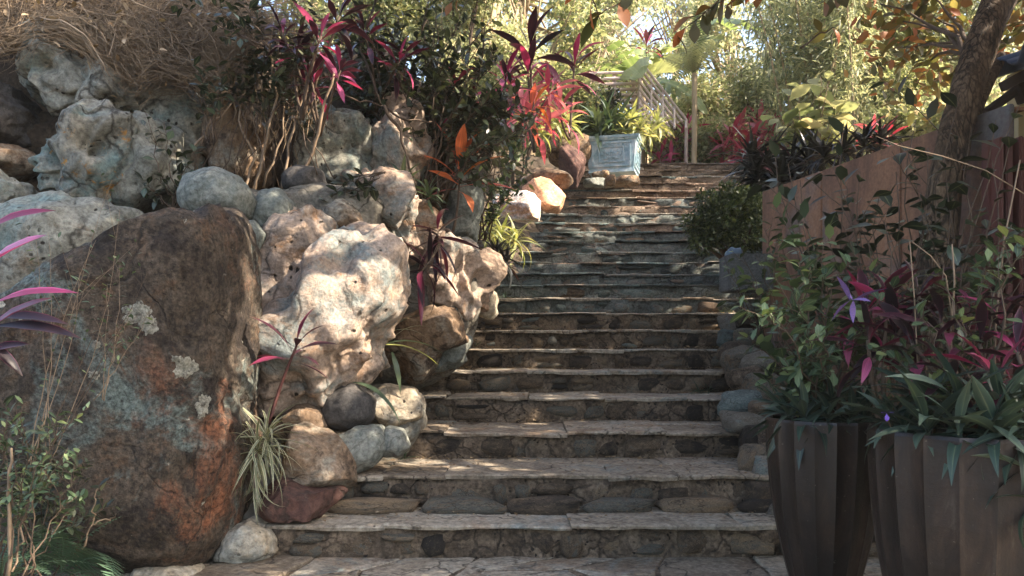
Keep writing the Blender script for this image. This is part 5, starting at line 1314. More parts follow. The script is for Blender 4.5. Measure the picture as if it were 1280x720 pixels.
# fine root threads over the shaded face
lines = []
mb = MB()
for k in range(80):
    x = r.uniform(235, 400); y0 = r.uniform(20, 120); d = r.uniform(5.25, 5.6)
    n = 7; L = r.uniform(40, 130); x_ = x; pts = []
    for i in range(n):
        pts.append(P(x_, y0 + L * i / n, d)); x_ += r.uniform(-7, 8)
    mb.tube(pts, r.uniform(0.0015, 0.004), 3, cap=False)
o = mb.build('root_threads', M['root'], None, True, P(320, 120, 5.4)); tag(o, 'fine hanging root threads among the bare stems below the dry vines', 'roots', kind='stuff')

# dark shrub over the middle
tips = []
while len(tips) < 64:
    px, py = r.uniform(395, 660), r.uniform(-10, 215)
    top = np.interp(px, [395, 450, 520, 640, 670], [60, 10, 0, 55, 110]); bot = np.interp(px, [395, 450, 500, 560, 600, 660], [110, 130, 150, 215, 225, 200])
    if top < py < bot: tips.append(P(px, py, 6.1 + r.uniform(-.45, .5)))
branchy('dark_shrub', P(520, 255, 6.3), tips, 'dense dark leaved shrub sprawling over the rocks at the top of the picture centre left', 'shrub', LF_DS, 0.088, 'darktwig', 14, maxobj=300, r=random.Random(3), rad=0.011, stuffmat='darkshrub', side=5, basejit=0.25, start=0.45, jit=0.03)
tips = [P(a, b_, 6.9 + r.uniform(-.4, .4)) for a, b_ in [(610, 230), (640, 190), (655, 165), (600, 200), (620, 150), (575, 150), (640, 230), (665, 205), (590, 260), (615, 260), (630, 130), (560, 120)]]
branchy('green_shrub', P(600, 300, 6.9), tips, 'green bush right of the dark shrub along the edge of the steps', 'shrub', LF_SH, 0.075, 'darktwig', 14, maxobj=180, r=random.Random(23), rad=0.008, stuffmat='shrub', side=5, basejit=0.1, start=0.3)
tips = []
while len(tips) < 26:
    px, py = r.uniform(255, 430), r.uniform(-10, 130)
    if py < np.interp(px, [255, 330, 430], [50, 110, 140]): tips.append(P(px, py, 5.35 + r.uniform(-.3, .4)))
branchy('dark_shrub', P(335, 235, 5.6), tips, 'twiggy dark shrub between the dry vines and the pink ti plant', 'shrub', LF_DS, 0.08, 'darktwig', 11, maxobj=200, r=random.Random(35), rad=0.0045, stuffmat='darkshrub', side=4, basejit=0.55, start=0.5, jit=0.03)
# sprigs
for k, (lb, b_, tps, sz) in enumerate([
    ('thick leaved sprig in front of the dry vines', (262, 180, 4.95), [(250, 82), (275, 95), (262, 110), (285, 110), (240, 70), (270, 75), (250, 125)], .075),
    ('upright little sprig growing beside the orange lichen rock', (222, 262, 4.75), [(180, 135), (205, 150), (215, 175), (235, 205), (245, 185), (252, 205), (200, 220), (225, 225), (180, 240), (175, 225)], .075),
    ('dark sprig above the upper vine mat at the top edge', (330, 60, 5.0), [(215, 5), (250, 12), (285, 20), (300, 0), (275, 45), (255, -5), (310, 30)], .08),
    ('sprig with one yellow leaf in front of the broken limestone', (480, 215, 5.0), [(412, 240), (440, 245), (430, 232), (455, 240), (408, 255)], .09)]):
    branchy('leafy_sprig', P(*b_), [P(a, c, b_[2] - 0.05 + r.uniform(-.1, .1)) for a, c in tps], lb, 'plant', LF_BR, sz, 'darktwig', 6, maxobj=300, r=random.Random(40 + k), rad=0.005, side=1, bulge=0.1, start=0.45, group='leafy sprigs', stuffmat='broad')
# ti plants on the left and beyond
ti_plant('ti plant with pink and purple leaves at the top edge left of the dark shrub', P(378, 150, 5.2), [P(402, 45, 5.1), P(372, 60, 5.2), P(425, 20, 5.2)], ['ti_pink', LF_TI['ti_magenta'][:2] + LF_TI['ti_dark'], 'ti_dark'], 14, 0.25, (1.3, -0.3), r=random.Random(4))
t = thing('ti_plant', P(-35, 420, 3.0), 'ti plant with big bright magenta leaves at the left border', 'plant', 'ti plants')
for (a, b_), (c, e), mt, wid in [((-30, 300), (52, 240), 'ti_pink', 1.0), ((-45, 360), (38, 288), 'ti_magenta', 1.6), ((-30, 392), (78, 343), 'ti_magenta', 1.0), ((-30, 425), (60, 362), 'ti_pink', 1.2), ((-25, 400), (90, 392), 'ti_dark', 1.0), ((-25, 410), (108, 408), 'ti_dark', 1.0), ((-25, 440), (40, 430), 'ti_dark', 1.2), ((-25, 420), (30, 470), 'ti_dark', 1.0)]:
    p, e_ = P(a, b_, 3.0), P(c, e, 2.92 + r.uniform(-.1, .1))
    L = (e_ - p).length
    obj('leaf', LF_TI[mt][2 if wid > 1 else 0], t, M=leaf_M(p - t.location, (e_ - p) + Vector((0, 0, 0.15 * L)), L * (1.0 if mt == 'ti_magenta' else 0.9), r.uniform(0.5, 0.9), wid=wid * 1.15))
mb = MB(); mb.tube([P(-30, 720, 3.1), P(-38, 500, 3.05), P(-34, 400, 3.0), P(-30, 300, 3.0)], 0.014, 6); mb.build('stem', M['darktwig'], t, True)
ti_plant('slim young ti plant with red stem standing before the biggest limestone', P(336, 530, 4.12), [P(371, 432, 4.12)], [LF_TI['ti_dark']], 10, 0.26, (1.3, -0.1), stem=0.011, twig='redsteel', r=random.Random(8))
LF_TN = {k: fset(k, 5, nseg=8, wmax=0.055, droop=0.6, fold=0.3, peak=0.4) for k in ('ti_dark', 'ti_pink')}
ti_plant('dark leaved ti plant growing between the two limestone rocks', P(555, 290, 5.55), [P(522, 345, 5.3), P(548, 310, 5.45)], [LF_TN['ti_dark']], 15, 0.34, (1.2, -0.7), r=random.Random(15))
ti_plant('ti plant with upright orange and pink leaves beside the upright rock', P(566, 290, 6.0), [P(573, 212, 6.0)], ['ti_orange'], 11, 0.4, (1.4, -0.1), r=random.Random(6))
ti_plant('tall dark red ti plant against the bright trees near the top centre', P(668, 190, 8.2), [P(662, 62, 8.1), P(660, 95, 8.1), P(650, 130, 8.3)], ['ti_dark', 'ti_pink', 'ti_far'], 14, 0.46, (1.4, -0.3), stem=0.02, r=random.Random(10))
ti_plant('pair of dark pink ti rosettes right of the tall dark red ti plant', P(712, 175, 9.4), [P(718, 82, 9.4), P(700, 135, 9.2)], ['ti_pink', 'ti_far'], 14, 0.45, (1.4, -0.2), stem=0.018, r=random.Random(11))
ti_plant('pink ti plant inside the dark shrub', P(560, 200, 6.6), [P(570, 108, 6.3), P(585, 135, 6.4)], ['ti_far', 'ti_pink'], 10, 0.26, (1.3, -0.1), r=random.Random(13))
ti_plant('rosy ti plant beside the top of the white rock', P(655, 210, 9.0), [P(652, 140, 8.8), P(672, 150, 9.0)], ['ti_far'], 13, 0.4, (1.3, -0.2), r=random.Random(17))
ti_plant('two small pink ti rosettes among the bare stems under the magenta one', P(400, 170, 5.3), [P(425, 88, 5.1), P(352, 40, 5.1), P(390, 100, 5.2)], ['ti_pink', 'ti_dark', 'ti_pink'], 12, 0.2, (1.3, -0.4), r=random.Random(44))
ti_plant('rose and orange ti plant at the right edge of the dark shrub', P(640, 200, 7.2), [P(690, 112, 7.6), P(632, 100, 7.0), P(668, 130, 7.4)], ['ti_far', 'ti_pink', 'ti_orange'], 13, 0.32, (1.3, -0.3), r=random.Random(45))
ti_plant('purple ti plant poking through the top of the dark shrub', P(470, 140, 6.0), [P(455, 40, 5.7), P(500, 75, 5.8)], ['ti_dark', 'ti_pink'], 12, 0.26, (1.3, -0.3), r=random.Random(46))
# straps, grasses
t = thing('strap_plant', P(478, 470, 4.9), 'strap leaved plant with one lime green leaf reaching over the tan boulder', 'plant')
for (a, b_, d1), (c, e, d2), mt, up in [((472, 432, 4.75), (545, 440, 4.8), LF_LM, .25), ((470, 436, 4.8), (560, 425, 4.9), LF_ST, .4), ((440, 478, 4.6), (492, 520, 4.45), LF_ST, .5), ((490, 440, 4.8), (500, 485, 4.7), LF_ST, .3), ((480, 420, 5), (540, 400, 5), LF_GR, .4), ((490, 425, 5), (545, 385, 5), LF_GR, .5), ((480, 430, 5), (500, 375, 5), LF_ST, .2)]:
    p, e_ = P(a, b_, d1), P(c, e, d2); L = (e_ - p).length
    obj('leaf', mt[1], t, M=leaf_M(p - t.location, (e_ - p) + Vector((0, 0, up * L)), L * 1.15, 0.3, wid=1.2))
mb = MB(); mb.tube([P(476, 470, 4.95), P(474, 440, 4.85), P(482, 425, 4.95)], 0.012, 6); mb.build('stem', M['darktwig'], t)
low_plants('spider_plant', 'pale striped spider plant hanging between the dark boulder and the brown wedge stone', 'plant', [P(333, 545, 3.98), P(322, 560, 3.95)], LF_GR, 40, 0.28, (1.3, -0.9), r)
t2 = thing('dry_tuft', P(318, 600, 3.9), 'dead grey blades hanging under the spider plant', 'plant')
rosette(t2, P(320, 572, 3.93), LF_GR, 16, 0.3, (-1.1, -1.5), Vector((0, 0, 1)), 0.02, r)
mb = MB(); mb.tube([P(320, 565, 3.94), P(319, 610, 3.9)], 0.008, 5); mb.build('stem', M['darktwig'], t2)
low_plants('yellow_grass', 'yellow green striped grass clump spilling toward the upper left of the steps', 'plant', [P(628, 292, 8.0), P(645, 300, 8.0), P(612, 285, 7.8)], LF_YG, 30, 0.34, (1.4, -0.6), r, 'grass clumps')
low_plants('dark_grass', 'dark grass clump below the yellow striped grass', 'plant', [P(632, 330, 7.4), P(620, 318, 7.4)], LF_BB, 34, 0.26, (1.4, -0.7), r, 'grass clumps')
low_plants('grass_tuft', 'green grass tuft under the dark shrub near the upright rock', 'plant', [P(505, 232, 5.5), P(535, 245, 5.6)], LF_ST, 16, 0.25, (1.4, -0.3), r, 'grass clumps')
# weeds climbing in front of the big boulder
for k, (lb, b_, tps, sz, mt) in enumerate([
    ('thin weed with tiny leaves in front of the left side of the dark boulder', (40, 600, 3.2), [(140, 225), (120, 300), (60, 290), (100, 340), (150, 262), (45, 300)], .03, 'twig'),
    ('long bare weed stalk crossing the dark boulder', (60, 560, 3.25), [(205, 300), (150, 330), (160, 400)], .026, 'darktwig'),
    ('green weed sprouting at the middle of the dark boulder', (120, 500, 3.3), [(150, 330), (165, 385), (190, 385), (135, 360)], .032, 'twig')]):
    branchy('thin_weed', P(*b_), [P(a, c, b_[2] + r.uniform(-.06, .06)) for a, c in tps], lb, 'weed', LF_SH, sz, mt, 9 if k != 1 else 3, maxobj=300, r=random.Random(60 + k), rad=0.0022, side=2, bulge=0.05, jit=0.006, basejit=0.06, group='weeds before the boulder', stuffmat='shrub')
tips = [P(a, b_, 2.95 + r.uniform(-.2, .2)) for a, b_ in [(10, 520), (30, 500), (55, 540), (85, 560), (60, 580), (20, 560), (95, 620), (40, 610), (5, 590), (75, 520), (-10, 540), (100, 580), (15, 640)]]
branchy('leafy_weed', P(5, 730, 2.95), tips, 'bushy green weed filling the lower left corner above the ferns', 'weed', LF_SH, 0.04, 'darktwig', 12, maxobj=260, r=random.Random(71), rad=0.004, side=4, bulge=0.15, basejit=0.12, stuffmat='shrub')
stems('bare_stems', 'brown forked twig rising out of the ferns', [[(90, 720, 3.3), (105, 680, 3.3), (116, 655, 3.3), .006], [(116, 655, 3.3), (118, 630, 3.3), (122, 610, 3.3), .004], [(116, 655, 3.3), (130, 650, 3.3), (145, 642, 3.3), .004], [(10, 720, 2.9), (12, 620, 2.9), (14, 560, 2.9), .008], [(15, 715, 2.9), (30, 660, 2.95), (50, 615, 3.0), .005]], 'twig')
tips = [P(a, b_, 3.25 + r.uniform(-.15, .15)) for a, b_ in [(20, 500), (50, 520), (80, 530), (100, 560), (60, 560), (30, 560), (110, 600), (75, 600), (45, 610), (15, 600), (105, 640), (130, 620)]]
branchy('leafy_weed', P(50, 720, 3.3), tips, 'darker bushy weed against the foot of the dark boulder', 'weed', LF_DS, 0.05, 'darktwig', 13, maxobj=260, r=random.Random(72), rad=0.004, side=4, bulge=0.15, basejit=0.15, stuffmat='darkshrub')
# fern: each frond one part
def frond(name, mt, n=26, bend=0.9, hf=0.27):
    V, Fc, uv = [], [], []
    def at_(t):
        a = bend * 1.5 * t
        return Vector((math.sin(a) / (bend * 1.5), 0, -(1 - math.cos(a)) / (bend * 1.5))), a
    for i in range(n):
        t = 0.08 + 0.92 * i / n
        p, a = at_(t)
        w = 0.17 * math.sin(math.pi * min(1, (t * 0.93 + 0.05)) ** 0.75) + 0.008
        ax = Vector((math.cos(a), 0, -math.sin(a)))
        for s in (-1, 1):
            tip = p + Vector((0, s * w, (-0.22 + 0.16 * (i % 2)) * w)) + ax * w * 0.25
            hw = hf * 0.92 / n
            k = len(V)
            V += [p - ax * hw, (p - ax * hw).lerp(tip, .6) - ax * hw * .35, tip, (p + ax * hw).lerp(tip, .6) + ax * hw * .5, p + ax * hw]
            uv += [(t, .5)] * 5
            Fc.append((k, k + 1, k + 2, k + 3, k + 4) if s > 0 else (k + 4, k + 3, k + 2, k + 1, k))
    k = len(V)
    for i in range(13):
        p, a = at_(i / 12)
        q = 0.006 * (1 - i / 13)
        V += [p + Vector((0, q, 0.002)), p + Vector((0, -q, 0.002)), p + Vector((0, 0, -q * 1.5))]; uv += [(i / 12, .5)] * 3
    for i in range(12):
        for j in range(3):
            Fc.append((k + i * 3 + j, k + i * 3 + (j + 1) % 3, k + i * 3 + 3 + (j + 1) % 3, k + i * 3 + 3 + j))
    return mesh_np(name, V, Fc, uv=uv, smooth=False, mats=[M[mt]])
FR = [frond('frond', 'fern', 22, b_) for b_ in (0.5, 0.8, 1.1)]
fn = thing('fern', P(72, 722, 3.3), 'sword fern with arching ribbed fronds at the bottom left', 'fern', 'ferns')
for d_, L, k, ro in [((1, -.15, .85), 0.5, 2, -.8), ((.1, -.3, 1), .34, 0, .3), ((.25, -.25, 1), .36, 1, -.2), ((-.3, -.2, 1), .33, 1, .2), ((.75, -.3, .4), .36, 1, -.4), ((-.6, -.3, .8), .35, 1, 0), ((.5, .2, 1), .34, 0, 0), ((.9, .1, .5), .35, 2, -.6), ((-.1, -.6, .9), .3, 1, 0), ((-.8, 0, .6), .34, 2, 0.2)]:
    obj('frond', FR[k], fn, M=leaf_M(Vector((r.uniform(-.05, .05), r.uniform(-.05, .05), r.uniform(0, .03))), d_, L, ro))
for (a, b_), (c, e), k, up in [((80, 712), (222, 700), 2, .5), ((85, 718), (190, 728), 1, .35), ((60, 715), (50, 632), 0, 0), ((75, 712), (92, 640), 0, 0), ((60, 720), (15, 655), 1, .2), ((78, 715), (70, 622), 1, .05), ((85, 712), (120, 650), 1, .3), ((90, 715), (170, 675), 1, .4)]:
    p, e_ = P(a, b_, 3.28), P(c, e, 3.2); L = (e_ - p).length
    obj('frond', FR[k], fn, M=leaf_M(p - fn.location, (e_ - p) + Vector((0, 0, up * L)), L * 1.1, -0.9))
fn = thing('fern', P(0, 740, 3.05), 'second sword fern half cut off by the left border', 'fern', 'ferns')
for k in range(11):
    a = k * 0.6; obj('frond', FR[k % 3], fn, M=leaf_M(Vector((0, 0, r.uniform(0, .04))), (math.cos(a), math.sin(a), r.uniform(.7, 1.8)), r.uniform(.3, .4), r.uniform(-.3, .3)))
# ------------------------------------------------------------------ top of the steps: planter, shelter, palms
M['glaze'] = plain_mat('pale_blue_glaze', [(0.3, (0.2, 0.32, 0.37)), (0.46, (0.32, 0.46, 0.52)), (0.58, (0.54, 0.63, 0.66)), (0.72, (0.7, 0.7, 0.64))], 7, 0.45, bump=0.5, fine=26, bdist=0.02)
bp_ = thing('glazed_planter', P(768, 222, 11.75), 'square pale blue glazed planter with moulded panels at the top of the steps', 'planter')
Rz = Matrix.Rotation(math.radians(-15), 3, 'Z')
cb = P(768, 221, 11.75); Hh, wt, wb = 0.6, 0.76, 0.63
def ring_box(z0, z1, w0, w1, mbx):
    V = [cb + Rz @ Vector((sx * w / 2, sy * w / 2, z)) for z, w in ((z0 * .84, w0), (z1 * .84, w1)) for sx, sy in ((-1, -1), (1, -1), (1, 1), (-1, 1))]
    mbx.add(V, [(0, 1, 5, 4), (1, 2, 6, 5), (2, 3, 7, 6), (3, 0, 4, 7), (4, 5, 6, 7), (3, 2, 1, 0)])
mb = MB(); ring_box(0.05, 0.54, wb, wt - 0.05, mb); mb.build('body', M['glaze'], bp_)
mb = MB(); ring_box(0.54, 0.57, wt - 0.01, wt + 0.01, mb); ring_box(0.57, 0.61, wt + 0.03, wt + 0.045, mb); mb.build('rim', M['glaze'], bp_)
mb = MB(); ring_box(0.0, 0.05, wb + 0.03, wb + 0.02, mb); mb.build('foot', M['glaze'], bp_)
mb = MB(); ring_box(0.60, 0.615, wt - 0.06, wt - 0.06, mb); mb.build('soil', M['mortar'], bp_)
for side in range(4):
    Rs = Rz @ Matrix.Rotation(side * math.pi / 2, 3, 'Z')
    mb = MB()
    tilt = math.atan2((wt - 0.05 - wb) / 2, 0.49)
    Rt = Rs @ Matrix.Rotation(tilt, 3, 'X')
    o0 = cb + Rs @ Vector((0, -(wb + wt - .05) / 4 - 0.008, 0.295 * .84))
    def fb(x, z, w, h, dep=0.02): mb.box(o0 + Rt @ Vector((x, 0, z * .84)), (w, dep, h * .84), Rt, 0.004)
    fb(0, 0.2, 0.58, 0.03); fb(0, -0.19, 0.54, 0.03); fb(-0.265, 0, 0.03, 0.36); fb(0.265, 0, 0.03, 0.36)
    fb(0, 0.13, 0.36, 0.018, 0.022); fb(0, -0.12, 0.36, 0.018, 0.022); fb(-0.175, 0.005, 0.018, 0.25, 0.022); fb(0.175, 0.005, 0.018, 0.25, 0.022)
    for k in range(9):
        a = k / 8 * 2 - 1
        fb(a * 0.13, 0.06 * math.cos(a * 5), 0.03, 0.05, 0.026); fb(a * 0.13, -0.06 * math.cos(a * 4), 0.03, 0.04, 0.024)
    for k in range(7): fb(-0.2 + k * 0.067, 0.165, 0.035, 0.02, 0.024)
    mb.build('relief_panel', M['glaze'], bp_)
r = random.Random(55)
low_plants('dark_grass', 'dark grassy plant in the left half of the blue planter', 'plant', [P(748, 166, 11.7), P(765, 164, 11.75), P(757, 160, 11.9)], LF_ST, 40, 0.62, (1.5, -0.2), r)
LF_DR = fset('yellowgrass', 5, nseg=6, wmax=0.07, droop=0.6, fold=0.3, peak=0.4)
low_plants('yellow_dracaena', 'pale yellow striped bush in the right half of the blue planter', 'plant', [P(785, 172, 11.7), P(800, 160, 11.7), P(790, 150, 11.8), P(812, 168, 11.8), P(780, 160, 11.9), P(822, 155, 11.9)], LF_DR, 26, 0.34, (1.4, -0.5), r)
low_plants('yellow_dracaena', 'pale yellow bush left of the blue planter near the brown slabs', 'plant', [P(700, 160, 11.0), P(688, 150, 10.8), P(676, 165, 10.6), P(712, 152, 11.2)], LF_DR, 22, 0.32, (1.4, -0.4), r)
for k, (i, side, lb) in enumerate([(1, 0, 'small grass tuft in the left corner of the second step'), (3, 1, 'small grass tuft in the right corner of the fourth step'), (5, 0, 'small grass tuft at the left end of the sixth step'), (7, 1, 'small grass tuft at the right end of the eighth step'), (8, 0, 'small grass tuft at the left end of the ninth step')]):
    x = XR[i] - 0.1 if side else XL[i] + 0.12
    low_plants('grass_tuft', lb, 'weed', [Vector((x, SD[i + 1] - 0.05, SZ[i] + 0.01)), Vector((x + (-.08 if side else .08), SD[i + 1] - 0.04, SZ[i] + 0.01))], LF_ST, 10, 0.11, (1.4, 0.2), r, 'grass clumps')
# ti plants at the top
def far_ti(label, pts, n=16, L=0.5, mats='ti_far'):
    t = thing('ti_plant', (pts[0].x, pts[0].y, gz(pts[0].x, pts[0].y) - 0.05), label, 'plant', 'ti plants')
    mb = MB()
    for p in pts:
        mb.tube([Vector((p.x, p.y, gz(p.x, p.y) - 0.05)), p], 0.015, 5)
        rosette(t, p, LF_TI[mats], n, L, (1.4, -0.3), Vector((0, 0, 1)), 0.15, r)
    mb.build('stem', M['darktwig'], t, True)
far_ti('dark pink ti plant at the back of the top step right of the planter', [P(825, 196, 13.4), P(838, 200, 13.4)], 14, 0.4, 'ti_pink')
far_ti('purple pink ti plant standing before the slatted roof', [P(850, 178, 14.0), P(858, 168, 14.2)], 16, 0.5, 'ti_pink')
far_ti('bright red ti plants at the right end of the top step', [P(905, 185, 13.8), P(918, 195, 13.6), P(890, 180, 14.2)], 15, 0.42)
far_ti('bright pink ti plants behind the spiky clump', [P(940, 178, 13.4), P(955, 170, 13.6), P(930, 192, 13.2), P(965, 172, 13.5), P(945, 190, 13.2), P(915, 175, 13.9), P(925, 165, 14.2), P(950, 160, 13.8)], 18, 0.5)
far_ti('pink ti plant behind the middle of the rusty wall', [P(1090, 165, 9.4), P(1108, 168, 9.4)], 12, 0.3)
far_ti('dark red ti crown against the banana leaves', [P(808, 55, 15.0)], 16, 0.5, 'ti_pink')
# slatted shelter
sh = thing('slatted_shelter', P(800, 150, 13.6), 'pale slatted bamboo shelter behind the blue planter', 'shelter')
M['palewood'] = plain_mat('sunlit_pale_bamboo', [(0.3, (0.46, 0.35, 0.29)), (0.7, (0.66, 0.54, 0.47))], 6, 0.7)  # sunlit paleness of the slats put into the colour
a0, a1, b0, b1 = P(806, 84, 15.6), P(806, 84, 15.6) + Vector((0.35, -1.5, -.1)), P(872, 158, 15.8), P(872, 158, 15.8) + Vector((0.35, -1.5, -.1))
a0, b0 = P(800, 76, 13.6), P(858, 150, 13.6)
a1, b1 = P(800, 158, 13.1), P(858, 160, 13.1)
for k in range(10):
    t_ = k / 9
    p, q_ = a0.lerp(a1, t_), a0.lerp(b0, 1).lerp(b1, t_)
    s0 = a0.lerp(a1, t_); s1 = s0 + (b0 - a0) * (1 - 0.85 * t_)
    mb = MB(); mb.tube([s0, s1], 0.024, 6); mb.build('roof_slat', M['palewood'], sh)
for k in range(5):
    t_ = k / 4
    s0 = a0.lerp(b0, t_); s1 = s0.lerp(a1.lerp(b1, t_), 1) + Vector((0, 0.03, 0))
    mb = MB(); mb.tube([s0 + Vector((0, .03, 0)), s1], 0.02, 6); mb.build('batten', M['palewood'], sh)
for px in (742, 768, 792):
    pb = P(px, 92, 13.7); mb = MB(); mb.tube([Vector((pb.x, pb.y, gz(pb.x, pb.y) - .1)), pb], 0.035, 8); mb.build('post', M['palewood'], sh)
for k in range(7):
    mb = MB(); mb.tube([P(736, 92 + 7 * k, 13.65), P(800, 90 + 7 * k, 13.65)], 0.026, 6); mb.build('rail', M['palewood'], sh)
mb = MB(); mb.tube([Vector((a0.x, a0.y + .05, gz(a0.x, a0.y) - .1)), a0], 0.035, 8); mb.build('post', M['palewood'], sh)
mb = MB(); mb.tube([Vector((b0.x, b0.y + .05, gz(b0.x, b0.y) - .1)), b0], 0.03, 8); mb.build('post', M['palewood'], sh)
# banana plants
def banana_leaf(name, mt, tears=9, seed=1):
    rr_ = random.Random(seed)
    V, Fc, uv = [], [], []
    n = 30
    cuts = set(rr_.sample(range(4, n - 2), tears))
    bend = 0.8
    for s in (-1, 1):
        prev = None
        for i in range(n + 1):
            t = i / n; a = bend * 1.4 * t
            c = Vector((math.sin(a) / (bend * 1.4), 0, -(1 - math.cos(a)) / (bend * 1.4)))
            w = 0.0 if t < .1 else 0.17 * math.sin(math.pi * ((t - .1) / .9) ** 0.75) ** 0.6 + 0.004
            sag = -0.3 * w - 0.01 * math.sin(i * 2.1)
            row = [c, c + Vector((0.02 * w, s * w * .5, 0.06 * w)), c + Vector((0.15 * w, s * w, sag))]
            if prev is None or i in cuts:
                if prev is not None:
                    k = len(V); V += row; uv += [(t, .5), (t, .5 + s * .25), (t, .5 + s * .5)]
                    f0 = prev; Fc += [(f0, f0 + 1, k + 1, k)] 
                    prev = k; V2 = [c + Vector((0.012, 0, 0)), row[1] + Vector((.012, 0, 0)), row[2] + Vector((.03, 0, -.01))]
                    k = len(V); V += V2; uv += [(t, .5), (t, .5 + s * .25), (t, .5 + s * .5)]; prev = k
                else:
                    k = len(V); V += row; uv += [(t, .5), (t, .5 + s * .25), (t, .5 + s * .5)]; prev = k
            else:
                k = len(V); V += row; uv += [(t, .5), (t, .5 + s * .25), (t, .5 + s * .5)]
                Fc += [(prev, prev + 1, k + 1, k), (prev + 1, prev + 2, k + 2, k + 1)]; prev = k
    return mesh_np(name, V, Fc, uv=uv, mats=[M[mt]])
BAN = [banana_leaf('leaf', 'banana', 8, k) for k in range(4)]
def banana(label, base, lv):
    t = thing('banana_plant', base, label, 'plant', 'banana plants')
    mb = MB(); top = Vector(lv[0][0])
    mb.tube([Vector(base), (Vector(base) + top) / 2, top], [0.11, 0.09, 0.05], 10); mb.build('trunk', M['palebark'], t, True)
    for k, (p, e, ro) in enumerate(lv):
        p, e = Vector(p), Vector(e); L = (e - p).length
        obj('leaf', BAN[k % 4], t, M=leaf_M(p - t.location, (e - p) + Vector((0, 0, .45 * L)), L * 1.3, ro))
c = P(800, 100, 14.4)
banana('banana plant with torn pale leaves beside the slatted shelter', (c.x, c.y, gz(c.x, c.y) - .1), [(c, P(760, 55, 13.9), .5), (c, P(835, 115, 14.0), .2), (c, P(785, 30, 14.4), -.8), (c, P(862, 128, 13.8), .5), (c, P(730, 85, 14.0), .1), (c, P(815, 40, 14.6), 1.0), (c, P(770, 100, 13.2), .6)])
c = P(868, 52, 15.0)
banana('banana plant with one long leaf hanging across the top centre', (c.x - .6, c.y + 2, gz(c.x - .6, c.y + 2) - .1), [(c + Vector((-.6, 2, -.4)), P(850, 42, 14.6), .3), (P(852, 44, 14.8), P(962, 40, 13.5), .15), (c + Vector((-.6, 2, -.4)), P(800, 60, 15.5), .6)])
# thin palm
c = P(868, 92, 13.2)
pl = thing('thin_palm', (c.x, c.y, gz(c.x, c.y) - .1), 'slender palm with an upright fan of fronds behind the top step', 'palm')
mb = MB(); b0 = Vector((c.x - .02, c.y, gz(c.x, c.y) - .1)); mb.tube(bez(b0, (b0 + c) / 2 + Vector((.02, 0, 0)), c, 8), 0.045, 10); mb.build('trunk', M['palebark'], pl, True)
FRP = [frond('frond', 'bg_green', 26, b_, .42) for b_ in (0.25, 0.45, 0.8)]
for k in range(13):
    a = k * 2.4; e = 1.45 - 0.075 * k
    obj('frond', FRP[min(2, k // 5)], pl, M=leaf_M(c - pl.location, (math.cos(e) * math.cos(a), math.cos(e) * math.sin(a), math.sin(e)), r.uniform(.85, 1.15), r.uniform(-1, 1)))

# dead leaves and low green growth on the banks
rgc = np.random.default_rng(321)
def on_ground(n, x0, x1, y0, y1, keepout=0.05):
    x = rgc.uniform(x0, x1, n); y = rgc.uniform(y0, y1, n)
    xl = np.interp(y, SD, XL); xr = np.interp(y, SD, XR)
    k = ((x < xl - keepout) | (x > xr + keepout)) & ~((y < D0 + .1) & (x > -2.0) & (x < 2.3))
    x, y = x[k], y[k]
    return np.stack([x, y, terr(x, y) + 0.015], 1)
T = np.concatenate([on_ground(9000, -6, 0.5, 2.2, 10), on_ground(4000, 1.0, 3.2, 2.5, 8)])
V, Fc, v = bulk(DIA_V, DIA_F, frames(unit(rgc.normal(size=T.shape) * np.array([1, 1, .25])), jit=0.35, rng=rgc), T, rgc.uniform(0.03, 0.09, len(T)), rgc.random(len(T)))
tag(obj('dead_leaves', mesh_np('dead_leaves', V, Fc, v=v, mats=[M['litter']])), 'dead brown leaves lying on the soil between the rocks', 'dead leaves', kind='stuff')
T = np.concatenate([on_ground(16000, -6, 0.5, 2.2, 10), on_ground(5000, 1.0, 3.2, 2.5, 8)])
T = T[fbm(T * 1.1, 77, 3) > 0.1]
T[:, 2] += rgc.uniform(0.01, 0.12, len(T))
V, Fc, v = bulk(DIA_V, DIA_F, frames(unit(rgc.normal(size=T.shape) + np.array([0, -.2, .3])), jit=0.5, rng=rgc), T, rgc.uniform(0.03, 0.06, len(T)), rgc.random(len(T)))
tag(obj('ground_cover', mesh_np('ground_cover', V, Fc, v=v, mats=[M['tinyleaf']])), 'low green ground cover in the soil around the rocks', 'ground cover', kind='stuff')

